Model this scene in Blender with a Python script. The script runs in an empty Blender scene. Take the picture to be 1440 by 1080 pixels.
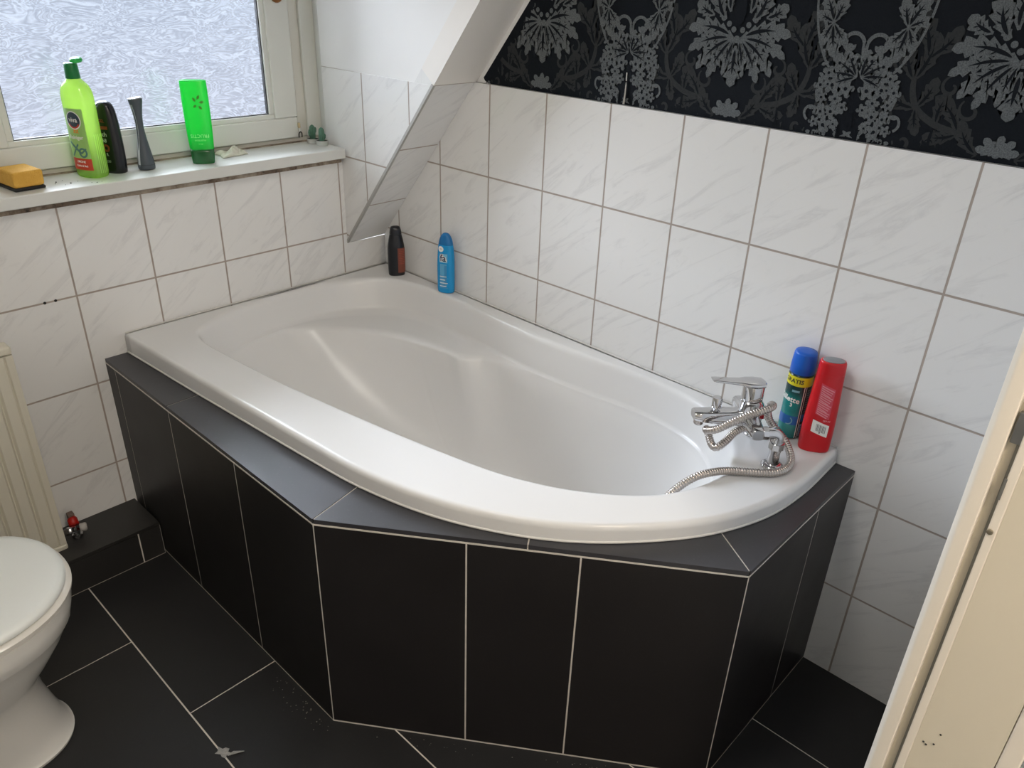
import bpy, bmesh, math, random
from mathutils import Vector, Matrix
random.seed(7)
PI = math.pi
scene = bpy.context.scene
COL = scene.collection

# ------------------------------------------------------------------ helpers
def link(o):
    COL.objects.link(o); return o

def tag(o, label=None, cat=None, group=None, kind=None):
    if label: o['label'] = label
    if cat: o['category'] = cat
    if group: o['group'] = group
    if kind: o['kind'] = kind
    return o

def empty(name, loc=(0, 0, 0), rz=0.0):
    o = bpy.data.objects.new(name, None); link(o)
    o.location = loc; o.rotation_euler = (0, 0, rz); o.empty_display_size = .05
    return o

class MB:
    """collects geometry of one mesh"""
    def __init__(self):
        self.v = []; self.f = []; self.m = []; self.s = []; self.uv = {}
    def add(self, verts, faces, mat=0, smooth=False):
        b = len(self.v)
        self.v += [tuple(p) for p in verts]
        for f in faces:
            self.f.append(tuple(b + i for i in f)); self.m.append(mat); self.s.append(smooth)
        return b
    def prism(self, poly, axis, a, b, mat=0):
        """extrude 2D polygon along axis from a to b; poly coords are the two other axes in cyclic order"""
        def P(p, t):
            return {'z': (p[0], p[1], t), 'x': (t, p[0], p[1]), 'y': (p[1], t, p[0])}[axis]
        n = len(poly)
        vs = [P(p, a) for p in poly] + [P(p, b) for p in poly]
        fs = [tuple(range(n - 1, -1, -1)), tuple(range(n, 2 * n))]
        fs += [(i, (i + 1) % n, n + (i + 1) % n, n + i) for i in range(n)]
        self.add(vs, fs, mat)
    def box(self, x0, x1, y0, y1, z0, z1, mat=0):
        self.prism([(x0, y0), (x1, y0), (x1, y1), (x0, y1)], 'z', z0, z1, mat)
    def loft(self, rings, mat=0, smooth=True, cap0=True, cap1=True, closed=True):
        n = len(rings[0]); vs = [p for r in rings for p in r]; fs = []
        for k in range(len(rings) - 1):
            for i in range(n if closed else n - 1):
                j = (i + 1) % n
                fs.append((k * n + i, k * n + j, (k + 1) * n + j, (k + 1) * n + i))
        if cap0: fs.append(tuple(range(n - 1, -1, -1)))
        if cap1: fs.append(tuple((len(rings) - 1) * n + i for i in range(n)))
        self.add(vs, fs, mat, smooth)
    def tube(self, pts, r, n=12, mat=0, caps=True, smooth=True):
        pts = [Vector(p) for p in pts]; rings = []
        rr = r if callable(r) else (lambda i, t: r)
        T0 = (pts[1] - pts[0]).normalized()
        up = Vector((0, 0, 1)) if abs(T0.z) < .9 else Vector((1, 0, 0))
        N = (up - T0 * up.dot(T0)).normalized()
        for i, p in enumerate(pts):
            T = (pts[min(i + 1, len(pts) - 1)] - pts[max(i - 1, 0)])
            T = T.normalized() if T.length > 1e-9 else T0
            N = (N - T * N.dot(T)).normalized(); B = T.cross(N)
            q = rr(i, i / (len(pts) - 1))
            rings.append([p + (N * math.cos(2 * PI * k / n) + B * math.sin(2 * PI * k / n)) * q for k in range(n)])
        self.loft(rings, mat, smooth, caps, caps)
    def lathe(self, prof, c=(0, 0, 0), axis=(0, 0, 1), n=32, mat=0, caps=True, smooth=True):
        A = Vector(axis).normalized()
        U = (Vector((1, 0, 0)) if abs(A.x) < .9 else Vector((0, 1, 0)))
        U = (U - A * U.dot(A)).normalized(); V = A.cross(U); c = Vector(c)
        rings = [[c + A * z + (U * math.cos(2 * PI * k / n) + V * math.sin(2 * PI * k / n)) * r for k in range(n)] for r, z in prof]
        self.loft(rings, mat, smooth, caps, caps)
    def build(self, name, mats, parent=None, bevel=0, seg=2, uv=None, sharp=None, fix=True):
        me = bpy.data.meshes.new(name)
        me.from_pydata(self.v, [], self.f)
        for mt in (mats if isinstance(mats, (list, tuple)) else [mats]): me.materials.append(mt)
        for p, mi, s in zip(me.polygons, self.m, self.s): p.material_index = mi; p.use_smooth = s
        if fix:
            bm = bmesh.new(); bm.from_mesh(me); bmesh.ops.recalc_face_normals(bm, faces=bm.faces); bm.to_mesh(me); bm.free()
        if uv:
            l = me.uv_layers.new(name='UVMap')
            for lp in me.loops: l.data[lp.index].uv = uv(me.vertices[lp.vertex_index].co)
        me.update()
        o = bpy.data.objects.new(name, me); link(o)
        if parent: o.parent = parent
        if bevel:
            b = o.modifiers.new('bevel', 'BEVEL'); b.width = bevel; b.segments = seg; b.limit_method = 'ANGLE'; b.angle_limit = .6
            for p in me.polygons: p.use_smooth = True
            w = o.modifiers.new('wn', 'WEIGHTED_NORMAL'); w.keep_sharp = True
        if sharp is not None:
            me.set_sharp_from_angle(angle=sharp)
        return o

def catmull(pts, n=8, closed=False):
    P = [Vector(p) for p in pts]; out = []; m = len(P)
    for i in range(m if closed else m - 1):
        a, b, c, d = (P[(i - 1) % m], P[i], P[(i + 1) % m], P[(i + 2) % m]) if closed else (P[max(i - 1, 0)], P[i], P[i + 1], P[min(i + 2, m - 1)])
        for k in range(n):
            t = k / n
            out.append(.5 * ((2 * b) + (c - a) * t + (2 * a - 5 * b + 4 * c - d) * t * t + (3 * b - a - 3 * c + d) * t ** 3))
    if not closed: out.append(P[-1])
    return out

def lerp(a, b, t): return a + (b - a) * t

# ------------------------------------------------------------------ materials
class NT:
    def __init__(self, name):
        self.mat = bpy.data.materials.new(name); self.mat.use_nodes = True
        self.t = self.mat.node_tree; self.t.nodes.clear()
        self.out = self.t.nodes.new('ShaderNodeOutputMaterial')
    def n(self, typ, **kw):
        nd = self.t.nodes.new(typ)
        for k, v in kw.items():
            if k.startswith('i_'):
                key = k[2:]; key = int(key) if key.isdigit() else key.replace('_', ' ')
                if hasattr(v, 'links') or hasattr(v, 'is_output'): self.t.links.new(v, nd.inputs[key])
                else: nd.inputs[key].default_value = v
            else: setattr(nd, k, v)
        return nd
    def math(self, op, a, b=0.0, clamp=False):
        nd = self.t.nodes.new('ShaderNodeMath'); nd.operation = op; nd.use_clamp = clamp
        for i, x in enumerate((a, b)):
            if hasattr(x, 'is_output'): self.t.links.new(x, nd.inputs[i])
            else: nd.inputs[i].default_value = x
        return nd.outputs[0]
    def mix(self, f, a, b):
        nd = self.t.nodes.new('ShaderNodeMix'); nd.data_type = 'RGBA'
        for key, x in ((0, f), (6, a), (7, b)):
            if hasattr(x, 'is_output'): self.t.links.new(x, nd.inputs[key])
            else: nd.inputs[key].default_value = (x if key == 0 else (*x, 1) if len(x) == 3 else x)
        return nd.outputs[2]
    def ramp(self, f, stops):
        nd = self.t.nodes.new('ShaderNodeValToRGB'); self.t.links.new(f, nd.inputs[0])
        e = nd.color_ramp.elements
        while len(e) > 1: e.remove(e[-1])
        e[0].position = stops[0][0]; c = stops[0][1]; e[0].color = (c, c, c, 1) if isinstance(c, (int, float)) else (*c, 1)
        for p, c in stops[1:]:
            x = e.new(p); x.color = (c, c, c, 1) if isinstance(c, (int, float)) else (*c, 1)
        return nd.outputs[0]
    def bsdf(self, color=None, rough=.5, metal=0., ior=1.5, normal=None, **kw):
        b = self.t.nodes.new('ShaderNodeBsdfPrincipled')
        def st(k, v):
            if hasattr(v, 'is_output'): self.t.links.new(v, b.inputs[k])
            else: b.inputs[k].default_value = (*v, 1) if isinstance(v, tuple) and len(v) == 3 else v
        if color is not None: st('Base Color', color)
        st('Roughness', rough); st('Metallic', metal); st('IOR', ior)
        if normal is not None: st('Normal', normal)
        for k, v in kw.items(): st(k.replace('_', ' '), v)
        self.t.links.new(b.outputs[0], self.out.inputs[0]); return b
    def bump(self, h, strength=.3, dist=.001):
        return self.n('ShaderNodeBump', i_Height=h, i_Strength=strength, i_Distance=dist).outputs[0]

def srgb(r, g, b):
    f = lambda c: (c / 255 / 12.92) if c <= 10 else ((c / 255 + .055) / 1.055) ** 2.4
    return (f(r), f(g), f(b))

def simple(name, color, rough=.4, metal=0., noise=0., nscale=40., bump=0., ior=1.5, **kw):
    """procedural colour with a little mottling and optional bump"""
    t = NT(name); tc = t.n('ShaderNodeTexCoord').outputs['Object']
    nz = t.n('ShaderNodeTexNoise', i_Vector=tc, i_Scale=nscale, i_Detail=4.).outputs['Fac']
    if noise:
        c = t.mix(nz, tuple(x * (1 - noise) for x in color), tuple(min(1, x * (1 + noise)) for x in color))
    else: c = color
    nrm = t.bump(nz, bump, .002) if bump else None
    t.bsdf(c, rough, metal, ior, nrm, **kw)
    return t.mat

def tile_mat(name, u0, w, v0, h, g=.0044, ang=38., cols=True):
    t = NT(name); uv = t.n('ShaderNodeUVMap').outputs[0]
    sp = t.n('ShaderNodeSeparateXYZ', i_Vector=uv)
    def cell(c, c0, s):
        q = t.math('DIVIDE', t.math('SUBTRACT', c, c0), s)
        fl = t.math('FLOOR', q); fr = t.math('SUBTRACT', q, fl)
        d = t.math('MULTIPLY', t.math('MINIMUM', fr, t.math('SUBTRACT', 1., fr)), s)
        return fl, d
    fu, du = cell(sp.outputs[0], u0, w); fv, dv = cell(sp.outputs[1], v0, h)
    d = t.math('MINIMUM', du, dv)
    face = t.math('DIVIDE', t.math('SUBTRACT', d, g / 2 - .0003), .0008, True)     # 0 in the joint, 1 on the tile
    idv = t.n('ShaderNodeCombineXYZ', i_X=fu, i_Y=fv).outputs[0]
    rnd = t.n('ShaderNodeTexWhiteNoise', i_Vector=idv)
    off = t.n('ShaderNodeVectorMath', operation='SCALE', i_0=rnd.outputs['Color'], i_Scale=9.).outputs[0]
    base = t.n('ShaderNodeVectorMath', operation='ADD', i_0=uv, i_1=off).outputs[0]
    mp = t.n('ShaderNodeMapping', i_Vector=base, i_Rotation=(0, 0, math.radians(-ang))).outputs[0]
    st = t.n('ShaderNodeMapping', i_Vector=mp, i_Scale=(5., 30., 1.)).outputs[0]
    nz = t.n('ShaderNodeTexNoise', i_Vector=st, i_Scale=1., i_Detail=5., i_Roughness=.62, i_Distortion=.9).outputs['Fac']
    vein = t.ramp(nz, [(.0, 0.), (.53, 0.), (.60, .5), (.635, .9), (.66, .4), (.8, .25)])
    fine = t.n('ShaderNodeTexNoise', i_Vector=mp, i_Scale=24., i_Detail=6., i_Roughness=.7).outputs['Fac']
    speck = t.ramp(fine, [(.0, 0.), (.60, 0.), (.72, .8)])
    c = t.mix(t.math('MULTIPLY', vein, .24), (.79, .79, .78), (.42, .42, .43))
    c = t.mix(t.math('MULTIPLY', speck, .10), c, (.36, .36, .37))
    gn = t.n('ShaderNodeTexNoise', i_Vector=uv, i_Scale=14., i_Detail=3.).outputs['Fac']
    gr = t.mix(gn, (.32, .27, .235), (.44, .385, .34))
    c = t.mix(face, gr, c)
    rgh = t.math('SUBTRACT', .8, t.math('MULTIPLY', face, .66))
    wav = t.n('ShaderNodeTexNoise', i_Vector=base, i_Scale=9., i_Detail=1.).outputs['Fac']
    hgt = t.math('ADD', face, t.math('MULTIPLY', wav, .35))
    t.bsdf(c, rgh, 0., 1.5, t.bump(hgt, .5, .0012))
    return t.mat

M = {}
M['paint'] = simple('white_wall_paint', (.80, .80, .79), .8, noise=.015, nscale=8, bump=.05)
M['paint_warm'] = simple('slope_paint', (.80, .775, .735), .8, noise=.015, nscale=8, bump=.05)
M['tub'] = simple('white_acrylic', (.735, .735, .73), .27, noise=.01, nscale=3)
M['sealant'] = simple('grey_sealant', (.62, .61, .58), .5, noise=.25, nscale=60)
M['grout'] = simple('pale_grout', (.66, .62, .56), .85, noise=.12, nscale=60)
M['metal_trim'] = simple('grey_trim', (.40, .39, .37), .5, noise=.08, nscale=50)
M['upvc'] = simple('white_upvc', (.72, .73, .69), .35, noise=.02, nscale=6)
M['upvc_frame'] = simple('cream_upvc', (.70, .69, .63), .4, noise=.03, nscale=8)
M['rubber'] = simple('black_gasket', (.012, .012, .012), .6)
M['chrome'] = simple('chrome', (.62, .62, .63), .07, 1., noise=.02, nscale=20)
M['chrome_worn'] = simple('worn_chrome', (.50, .46, .43), .22, 1., noise=.1, nscale=120)
M['brass_dark'] = simple('black_hole', (.015, .013, .012), .8)
M['porcelain'] = simple('porcelain', (.80, .79, .755), .1, noise=.01, nscale=3)
M['lid'] = simple('toilet_lid_plastic', (.80, .83, .81), .34, noise=.005, nscale=3)
M['radiator'] = simple('cream_enamel', (.66, .63, .53), .35, noise=.03, nscale=5)
M['cream'] = simple('cream_gloss_paint', (.74, .68, .55), .35, noise=.03, nscale=4, bump=.03)
M['cream_lit'] = simple('cream_lit_paint', (.86, .80, .70), .3, noise=.02, nscale=4)  # same cream paint, lightened in colour where jamb edges catch the light

def dark_tile(name, base, rough, ior=1.5, cloud=.35, spec=.5):
    t = NT(name); tc = t.n('ShaderNodeTexCoord').outputs['Object']
    a = t.n('ShaderNodeTexNoise', i_Vector=tc, i_Scale=6., i_Detail=6., i_Roughness=.6).outputs['Fac']
    b = t.n('ShaderNodeTexNoise', i_Vector=tc, i_Scale=170., i_Detail=3.).outputs['Fac']
    rp = t.n('ShaderNodeNewGeometry').outputs['Random Per Island']
    c = t.mix(a, tuple(x * (1 - cloud) for x in base), tuple(x * (1 + cloud) for x in base))
    c = t.mix(t.math('MULTIPLY', t.ramp(b, [(.0, 0.), (.62, 0.), (.8, 1.)]), .35), c, tuple(x * 2.6 for x in base))
    c = t.mix(t.math('MULTIPLY', rp, .12), c, tuple(x * 1.6 for x in base))
    r = t.math('ADD', rough, t.math('MULTIPLY', t.math('SUBTRACT', a, .5), .16))
    t.bsdf(c, r, 0., ior, t.bump(b, .12, .0006), Specular_IOR_Level=spec)
    return t.mat
M['dark'] = dark_tile('anthracite_tile', (.0150, .0136, .0140), .42, spec=.32)
M['darkfloor'] = dark_tile('anthracite_floor_tile', (.0165, .0165, .017), .46, spec=.32)
M['ledge'] = dark_tile('anthracite_ledge_tile', (.034, .034, .039), .40, 1.6)

# damask wallpaper
def wp(name, base, spk, rough, amt):
    t = NT(name); tc = t.n('ShaderNodeTexCoord').outputs['Object']
    n1 = t.n('ShaderNodeTexNoise', i_Vector=tc, i_Scale=420., i_Detail=2.).outputs['Fac']
    n2 = t.n('ShaderNodeTexNoise', i_Vector=tc, i_Scale=9., i_Detail=3.).outputs['Fac']
    c = t.mix(t.math('MULTIPLY', t.ramp(n1, [(.35, 0.), (.65, 1.)]), amt), base, spk)
    c = t.mix(t.math('MULTIPLY', n2, .3), c, tuple(x * .75 for x in base))
    t.bsdf(c, rough, 0., 1.45, t.bump(n1, .3, .0006), Specular_IOR_Level=.12)
    return t.mat
M['wp0'] = wp('wallpaper_ground', (.0062, .0085, .0125), (.011, .013, .017), .6, .5)
M['wp1'] = wp('wallpaper_pattern_bright', (.085, .096, .103), (.175, .188, .195), .75, .8)
M['wp2'] = wp('wallpaper_pattern_faint', (.030, .033, .035), (.044, .047, .049), .7, .6)

# obscured window glass: wavy pressed pattern, light passes straight through
t = NT('patterned_glass')
tc = t.n('ShaderNodeTexCoord').outputs['Object']
mp = t.n('ShaderNodeMapping', i_Vector=tc, i_Scale=(1, 10, 30)).outputs[0]
wv = t.n('ShaderNodeTexNoise', i_Vector=mp, i_Scale=1., i_Detail=3., i_Roughness=.55, i_Distortion=1.0).outputs['Fac']
crest = t.ramp(wv, [(.0, .70), (.34, .55), (.40, 1.), (.44, .42), (.48, .90), (.51, .45), (.55, 1.), (.60, .50), (.66, .85), (1., .75)])
fn = t.n('ShaderNodeTexNoise', i_Vector=tc, i_Scale=260., i_Detail=2.).outputs['Fac']
crest = t.mix(.14, crest, t.ramp(fn, [(.3, .55), (.7, 1.)]))
tint = t.mix(crest, (.50, .51, .56), (.95, .97, 1.0))
tr = t.n('ShaderNodeBsdfTransparent', i_Color=tint)
gl = t.n('ShaderNodeBsdfGlossy', i_Color=(1, 1, 1, 1), i_Roughness=.25, i_Normal=t.bump(wv, .6, .004))
fr = t.n('ShaderNodeFresnel', i_IOR=1.45)
ms = t.n('ShaderNodeMixShader', i_0=fr.outputs[0], i_1=tr.outputs[0], i_2=gl.outputs[0])
t.t.links.new(ms.outputs[0], t.out.inputs[0]); M['glass'] = t.mat

def translucent(name, col, tcol, transp=.25, rough=.18, gl=.10):
    """thin coloured plastic: glows when lit from behind"""
    t = NT(name)
    tc = t.n('ShaderNodeTexCoord').outputs['Object']
    nz = t.n('ShaderNodeTexNoise', i_Vector=tc, i_Scale=25., i_Detail=2.).outputs['Fac']
    c = t.mix(nz, tuple(x * .9 for x in tcol), tcol)
    d = t.n('ShaderNodeBsdfDiffuse', i_Color=(*col, 1))
    tl = t.n('ShaderNodeBsdfTranslucent', i_Color=c)
    tp = t.n('ShaderNodeBsdfTransparent', i_Color=(*tcol, 1))
    g = t.n('ShaderNodeBsdfGlossy', i_Roughness=rough)
    a = t.n('ShaderNodeMixShader', i_0=.55, i_1=d.outputs[0], i_2=tl.outputs[0])
    b = t.n('ShaderNodeMixShader', i_0=transp, i_1=a.outputs[0], i_2=tp.outputs[0])
    e = t.n('ShaderNodeMixShader', i_0=gl, i_1=b.outputs[0], i_2=g.outputs[0])
    t.t.links.new(e.outputs[0], t.out.inputs[0]); return t.mat

def flat(name, rgb, rough=.4, metal=0., **kw):
    return simple(name, srgb(*rgb), rough, metal, noise=.03, nscale=60, **kw)

# ------------------------------------------------------------------ camera (solved from the tile grid)
CAM = Vector((2.0640904, -1.5867467, 1.5077549))
RM = [[0.72441601, 0.68862205, 0.03195505], [0.33993603, -0.31651052, -0.88558714], [-0.59972072, 0.65239617, -0.46337274]]
cd = bpy.data.cameras.new('camera'); cam = bpy.data.objects.new('camera', cd); link(cam)
r, d_, f_ = (Vector(x) for x in RM)
cam.matrix_world = Matrix(((r.x, -d_.x, -f_.x, CAM.x), (r.y, -d_.y, -f_.y, CAM.y), (r.z, -d_.z, -f_.z, CAM.z), (0, 0, 0, 1)))
cd.sensor_width = 36.; cd.lens = 36. * 1106.124 / 1440.; cd.clip_start = .01
scene.camera = cam

# ------------------------------------------------------------------ room shell
SL = (1.24 - .717) / .427           # rise of the roof slope
def slope_z(x): return .717 + SL * x
CEIL = 2.32
xt = (CEIL - .717) / SL             # slope meets ceiling
YC = -.150                          # dormer cheek plane
XW = -.130                          # window sash face
XD0, XD1 = 1.957, 2.081             # door wall
YL = -2.05                          # wall on the left, out of frame

# floor: grout bed with dark tiles laid in running bond
fl = MB()
fl.box(-.05, 2.02, YL, .03, -.06, -.0012, 0)
rows = [(-.2635, .0, 1.62), (-.5635, -.2635, 1.322), (-.8635, -.5635, 1.62), (-1.1635, -.8635, .722), (-1.4635, -1.1635, .42), (-1.7635, -1.4635, .722), (-2.05, -1.7635, .42)]
G = .0018
for y0, y1, xj in rows:
    k = xj - .6 * 5
    while k < 2.0:
        a, b = max(k + G, 0), min(k + .6 - G, 1.99)
        if b > a + .01: fl.box(a, b, y0 + G, y1 - G, -.006, 0, 1)
        k += .6
o = fl.build('floor', [M['grout'], M['darkfloor']]); tag(o, kind='structure')
# silvery hall floor beyond the door
t = NT('hall_carpet'); tc = t.n('ShaderNodeTexCoord').outputs['Object']
n1 = t.n('ShaderNodeTexNoise', i_Vector=tc, i_Scale=90., i_Detail=5.).outputs['Fac']
t.bsdf(t.mix(n1, (.10, .11, .105), (.42, .43, .41)), .9, normal=t.bump(n1, .5, .003)); M['carpet'] = t.mat
h = MB(); h.box(2.02, 3.4, -2.6, .9, -.06, 0, 0)
tag(h.build('floor_hall', M['carpet']), kind='structure')

# window wall below the sill (tiled) incl. the strip under the slope
M['tileW'] = tile_mat('marble_tile_window_wall', -.977, .2027, .749 - .75, .25, ang=38)
w = MB()
w.prism([(YL - .1, -.06), (0.06, -.06), (.06, .716), (YC, .716), (YC, .978), (YL - .1, .978)], 'x', -.22, 0, 0)
o = w.build('wall_window', M['tileW'], uv=lambda c: (c.y, c.z)); tag(o, kind='structure')
# two open drill holes in a joint of this wall
for yy, zz in ((-1.052, .7495), (-1.027, .7495)):
    m = MB(); m.lathe([(.0035, -.001), (.0035, .0008), (.0028, .0012)], (0, yy, zz), (1, 0, 0), 14)
    m.build('drill_hole', M['brass_dark'], o)
# dirty brown sealant between tiles and sill
t = NT('dirty_sealant'); tc = t.n('ShaderNodeTexCoord').outputs['Object']
n1 = t.n('ShaderNodeTexNoise', i_Vector=tc, i_Scale=9., i_Detail=6., i_Roughness=.7).outputs['Fac']
n2 = t.n('ShaderNodeTexNoise', i_Vector=tc, i_Scale=60., i_Detail=3.).outputs['Fac']
c = t.mix(t.ramp(n1, [(.40, 0.), (.58, 1.)]), (.46, .39, .31), (.16, .11, .075))
c = t.mix(t.math('MULTIPLY', t.ramp(n2, [(.5, 0.), (.66, 1.)]), t.ramp(n1, [(.5, 0.), (.6, .9)])), c, (.012, .010, .008))
t.bsdf(c, .6); M['dirt'] = t.mat
m = MB(); m.box(-.02, .0025, YL, YC - .004, .974, .991, 0)
m.build('sill_sealant', M['dirt'], o)

# right wall: tiles up to 1.24, wallpaper above
M['tileR'] = tile_mat('marble_tile_right_wall', .4865, .20316, .994 - 1., .25, ang=38)
w = MB()
zl = lambda x: slope_z(x)
w.prism([(-.06, -.1), (-.06, 2.1), (.717, 2.1), (.717, 0.0), (.717, -.0)], 'y', 0, .1, 0) if False else None
def yp(pts): return [(z, x) for x, z in pts]
w.prism(yp([(-.1, -.06), (XD0 + .02, -.06), (XD0 + .02, 1.24), (.4275, 1.24), (0, .717), (-.1, .717)]), 'y', 0, .10, 0)
w.prism(yp([(.4275, 1.24), (XD0 + .02, 1.24), (XD0 + .02, CEIL), (xt, CEIL)]), 'y', .007, .10, 1)
wr = w.build('wall_right', [M['tileR'], M['paint']], uv=lambda c: (c.x, c.z)); tag(wr, kind='structure')

# ---- damask wallpaper, drawn as flat leaf shapes on the paper
wb = MB()
YP = .0062
lay = [0]
def shape(poly, mat, under=False):
    """flat polygon in (x, z) on the paper, triangulated"""
    lay[0] += 1
    y = YP - .0002 - (lay[0] % 140) * .000004 - (0 if mat == 2 else .0012 if mat == 1 else .0006 if under else .0018)
    bm = bmesh.new()
    vs = [bm.verts.new((p[0], y, p[1])) for p in poly]
    try:
        f = bm.faces.new(vs)
    except ValueError:
        bm.free(); return
    bmesh.ops.triangulate(bm, faces=[f])
    bm.verts.index_update()
    lim = [v.co.copy() for v in bm.verts]
    fs = [[v.index for v in f.verts] for f in bm.faces]
    bm.free()
    fs = [f for f in fs if all(lim[i].z > 1.2412 and (lim[i].z - .717) / SL < lim[i].x - .035 and lim[i].x < XD0 and lim[i].z < CEIL for i in f)]
    wb.add(lim, fs, mat)
def leaf(cx, cz, ang, L, W, mat, lobes=4, curl=0., slit=True, ser=.32, mir=None):
    """serrated leaf; ang from straight up, clockwise"""
    N = lobes * 6; L_, R_ = [], []; sp = []
    px, pz, a = cx, cz, ang
    for i in range(N + 1):
        tt = i / N
        sp.append((px, pz, a))
        px += math.sin(a) * L / N; pz += math.cos(a) * L / N; a += curl / N
    for i, (x, z, a) in enumerate(sp):
        tt = i / N
        ph = (tt * lobes) % 1
        hw = W / 2 * (.10 + .90 * math.sin(PI * min(1, tt ** 1.55 * .98 + .02)) ** .75) * (1 - ser * (1 - (ph if ph < .86 else (1 - ph) / .14 * .86)) * 1.25) * (1 if tt < .93 else (1 - tt) / .07 * .6 + .4 * (tt < 1))
        if i in (0,): hw = W * .06
        if i == N: hw = 0.0003
        L_.append((x - math.cos(a) * hw, z + math.sin(a) * hw)); R_.append((x + math.cos(a) * hw, z - math.sin(a) * hw))
    P = L_ + R_[::-1]
    S = []
    if slit:
        k0, k1 = int(N * .12), int(N * .72)
        a1, a2 = [], []
        for i in range(k0, k1 + 1):
            x, z, a = sp[i]; tt = (i - k0) / (k1 - k0); q = W * .075 * math.sin(PI * tt ** .7) + .0001
            a1.append((x - math.cos(a) * q, z + math.sin(a) * q)); a2.append((x + math.cos(a) * q, z - math.sin(a) * q))
        S.append(a1 + a2[::-1])
        for sgn in (-1, 1):
            for fr in (.34, .52):
                i = int(N * fr); x, z, a = sp[i]; b = a + sgn * .75; l = W * .32
                S.append([(x, z), (x + math.sin(b - .16) * l * .6, z + math.cos(b - .16) * l * .6), (x + math.sin(b) * l, z + math.cos(b) * l), (x + math.sin(b + .16) * l * .6, z + math.cos(b + .16) * l * .6)])
    for mx in ((1,) if mir is None else (1, -1)):
        f = (lambda p: p) if mx == 1 else (lambda p: (2 * mir - p[0], p[1]))
        shape([f(p) for p in P], mat)
        for s in S: shape([f(p) for p in s], 0, mat == 2)
def stroke(pts, w, mat, mir=None, taper=True):
    pts = [Vector((p[0], p[1], 0)) for p in pts]; n = len(pts)
    for mx in ((1,) if mir is None else (1, -1)):
        q = [Vector((p.x if mx == 1 else 2 * mir - p.x, p.y, 0)) for p in pts]
        A, B = [], []
        for i in range(n):
            T = (q[min(i + 1, n - 1)] - q[max(i - 1, 0)]).normalized(); N = Vector((-T.y, T.x, 0))
            ww = w / 2 * ((.35 + .65 * math.sin(PI * (i + .6) / (n + .2))) if taper else 1)
            A.append(q[i] + N * ww); B.append(q[i] - N * ww)
        for i in range(n - 1):
            shape([(A[i].x, A[i].y), (A[i + 1].x, A[i + 1].y), (B[i + 1].x, B[i + 1].y), (B[i].x, B[i].y)], mat)
def spiral(cx, cz, r0, turns, a0, sgn=1, n=26):
    return [(cx + r0 * (1 - .78 * i / n) * math.sin(a0 + sgn * turns * 2 * PI * i / n), cz + r0 * (1 - .78 * i / n) * math.cos(a0 + sgn * turns * 2 * PI * i / n)) for i in range(n + 1)]
def disc(cx, cz, r, mat, n=12, mir=None):
    for mx in ((1,) if mir is None else (1, -1)):
        x = cx if mx == 1 else 2 * mir - cx
        shape([(x + r * math.sin(2 * PI * k / n), cz + r * math.cos(2 * PI * k / n)) for k in range(n)], mat)
def floret(cx, cz, r, mat, a0=0., k=5, mir=None):
    P = []
    for i in range(k * 4):
        a = a0 + 2 * PI * i / (k * 4); q = r * (1., .9, .52, .9)[i % 4]
        P.append((q * math.sin(a), q * math.cos(a)))
    for mx in ((1,) if mir is None else (1, -1)):
        x = cx if mx == 1 else 2 * mir - cx
        shape([(x + p[0] * mx, cz + p[1]) for p in P], mat); disc(x, cz, r * .2, 0, 8)
rad = math.radians
def palmette(X, Z):
    for a, l, wd, c in ((58, .112, .046, .95), (86, .108, .036, .75), (110, .104, .036, .75), (134, .096, .034, .5), (157, .076, .026, .3)):
        leaf(X + .010 * math.sin(rad(a)), Z + .004, rad(a), l, wd, 1, 6, c, True, .42, mir=X)
    leaf(X, Z - .010, PI, .080, .048, 1, 5, 0, True, .42)
    disc(X, Z + .002, .0075, 1)
    # crown of curled lobes round the dark heart
    leaf(X + .030, Z + .038, rad(48), .078, .046, 1, 5, -1.1, True, .34, mir=X)
    leaf(X + .022, Z + .052, rad(18), .075, .040, 1, 4, -.9, True, .34, mir=X)
    leaf(X + .058, Z + .045, rad(80), .050, .036, 1, 4, -.8, True, .34, mir=X)
    leaf(X + .006, Z + .088, rad(10), .05, .026, 1, 4, .5, True, .3, mir=X)
    for dx, dz in ((.010, .020), (.022, .030), (.036, .040)): disc(X + dx, Z + dz, .0058, 1, mir=X)
    shape([(X + q * math.sin(a), Z + .058 + p * math.cos(a)) for a, q, p in [(2 * PI * k / 18, .013, .030) for k in range(18)]], 0)
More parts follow.
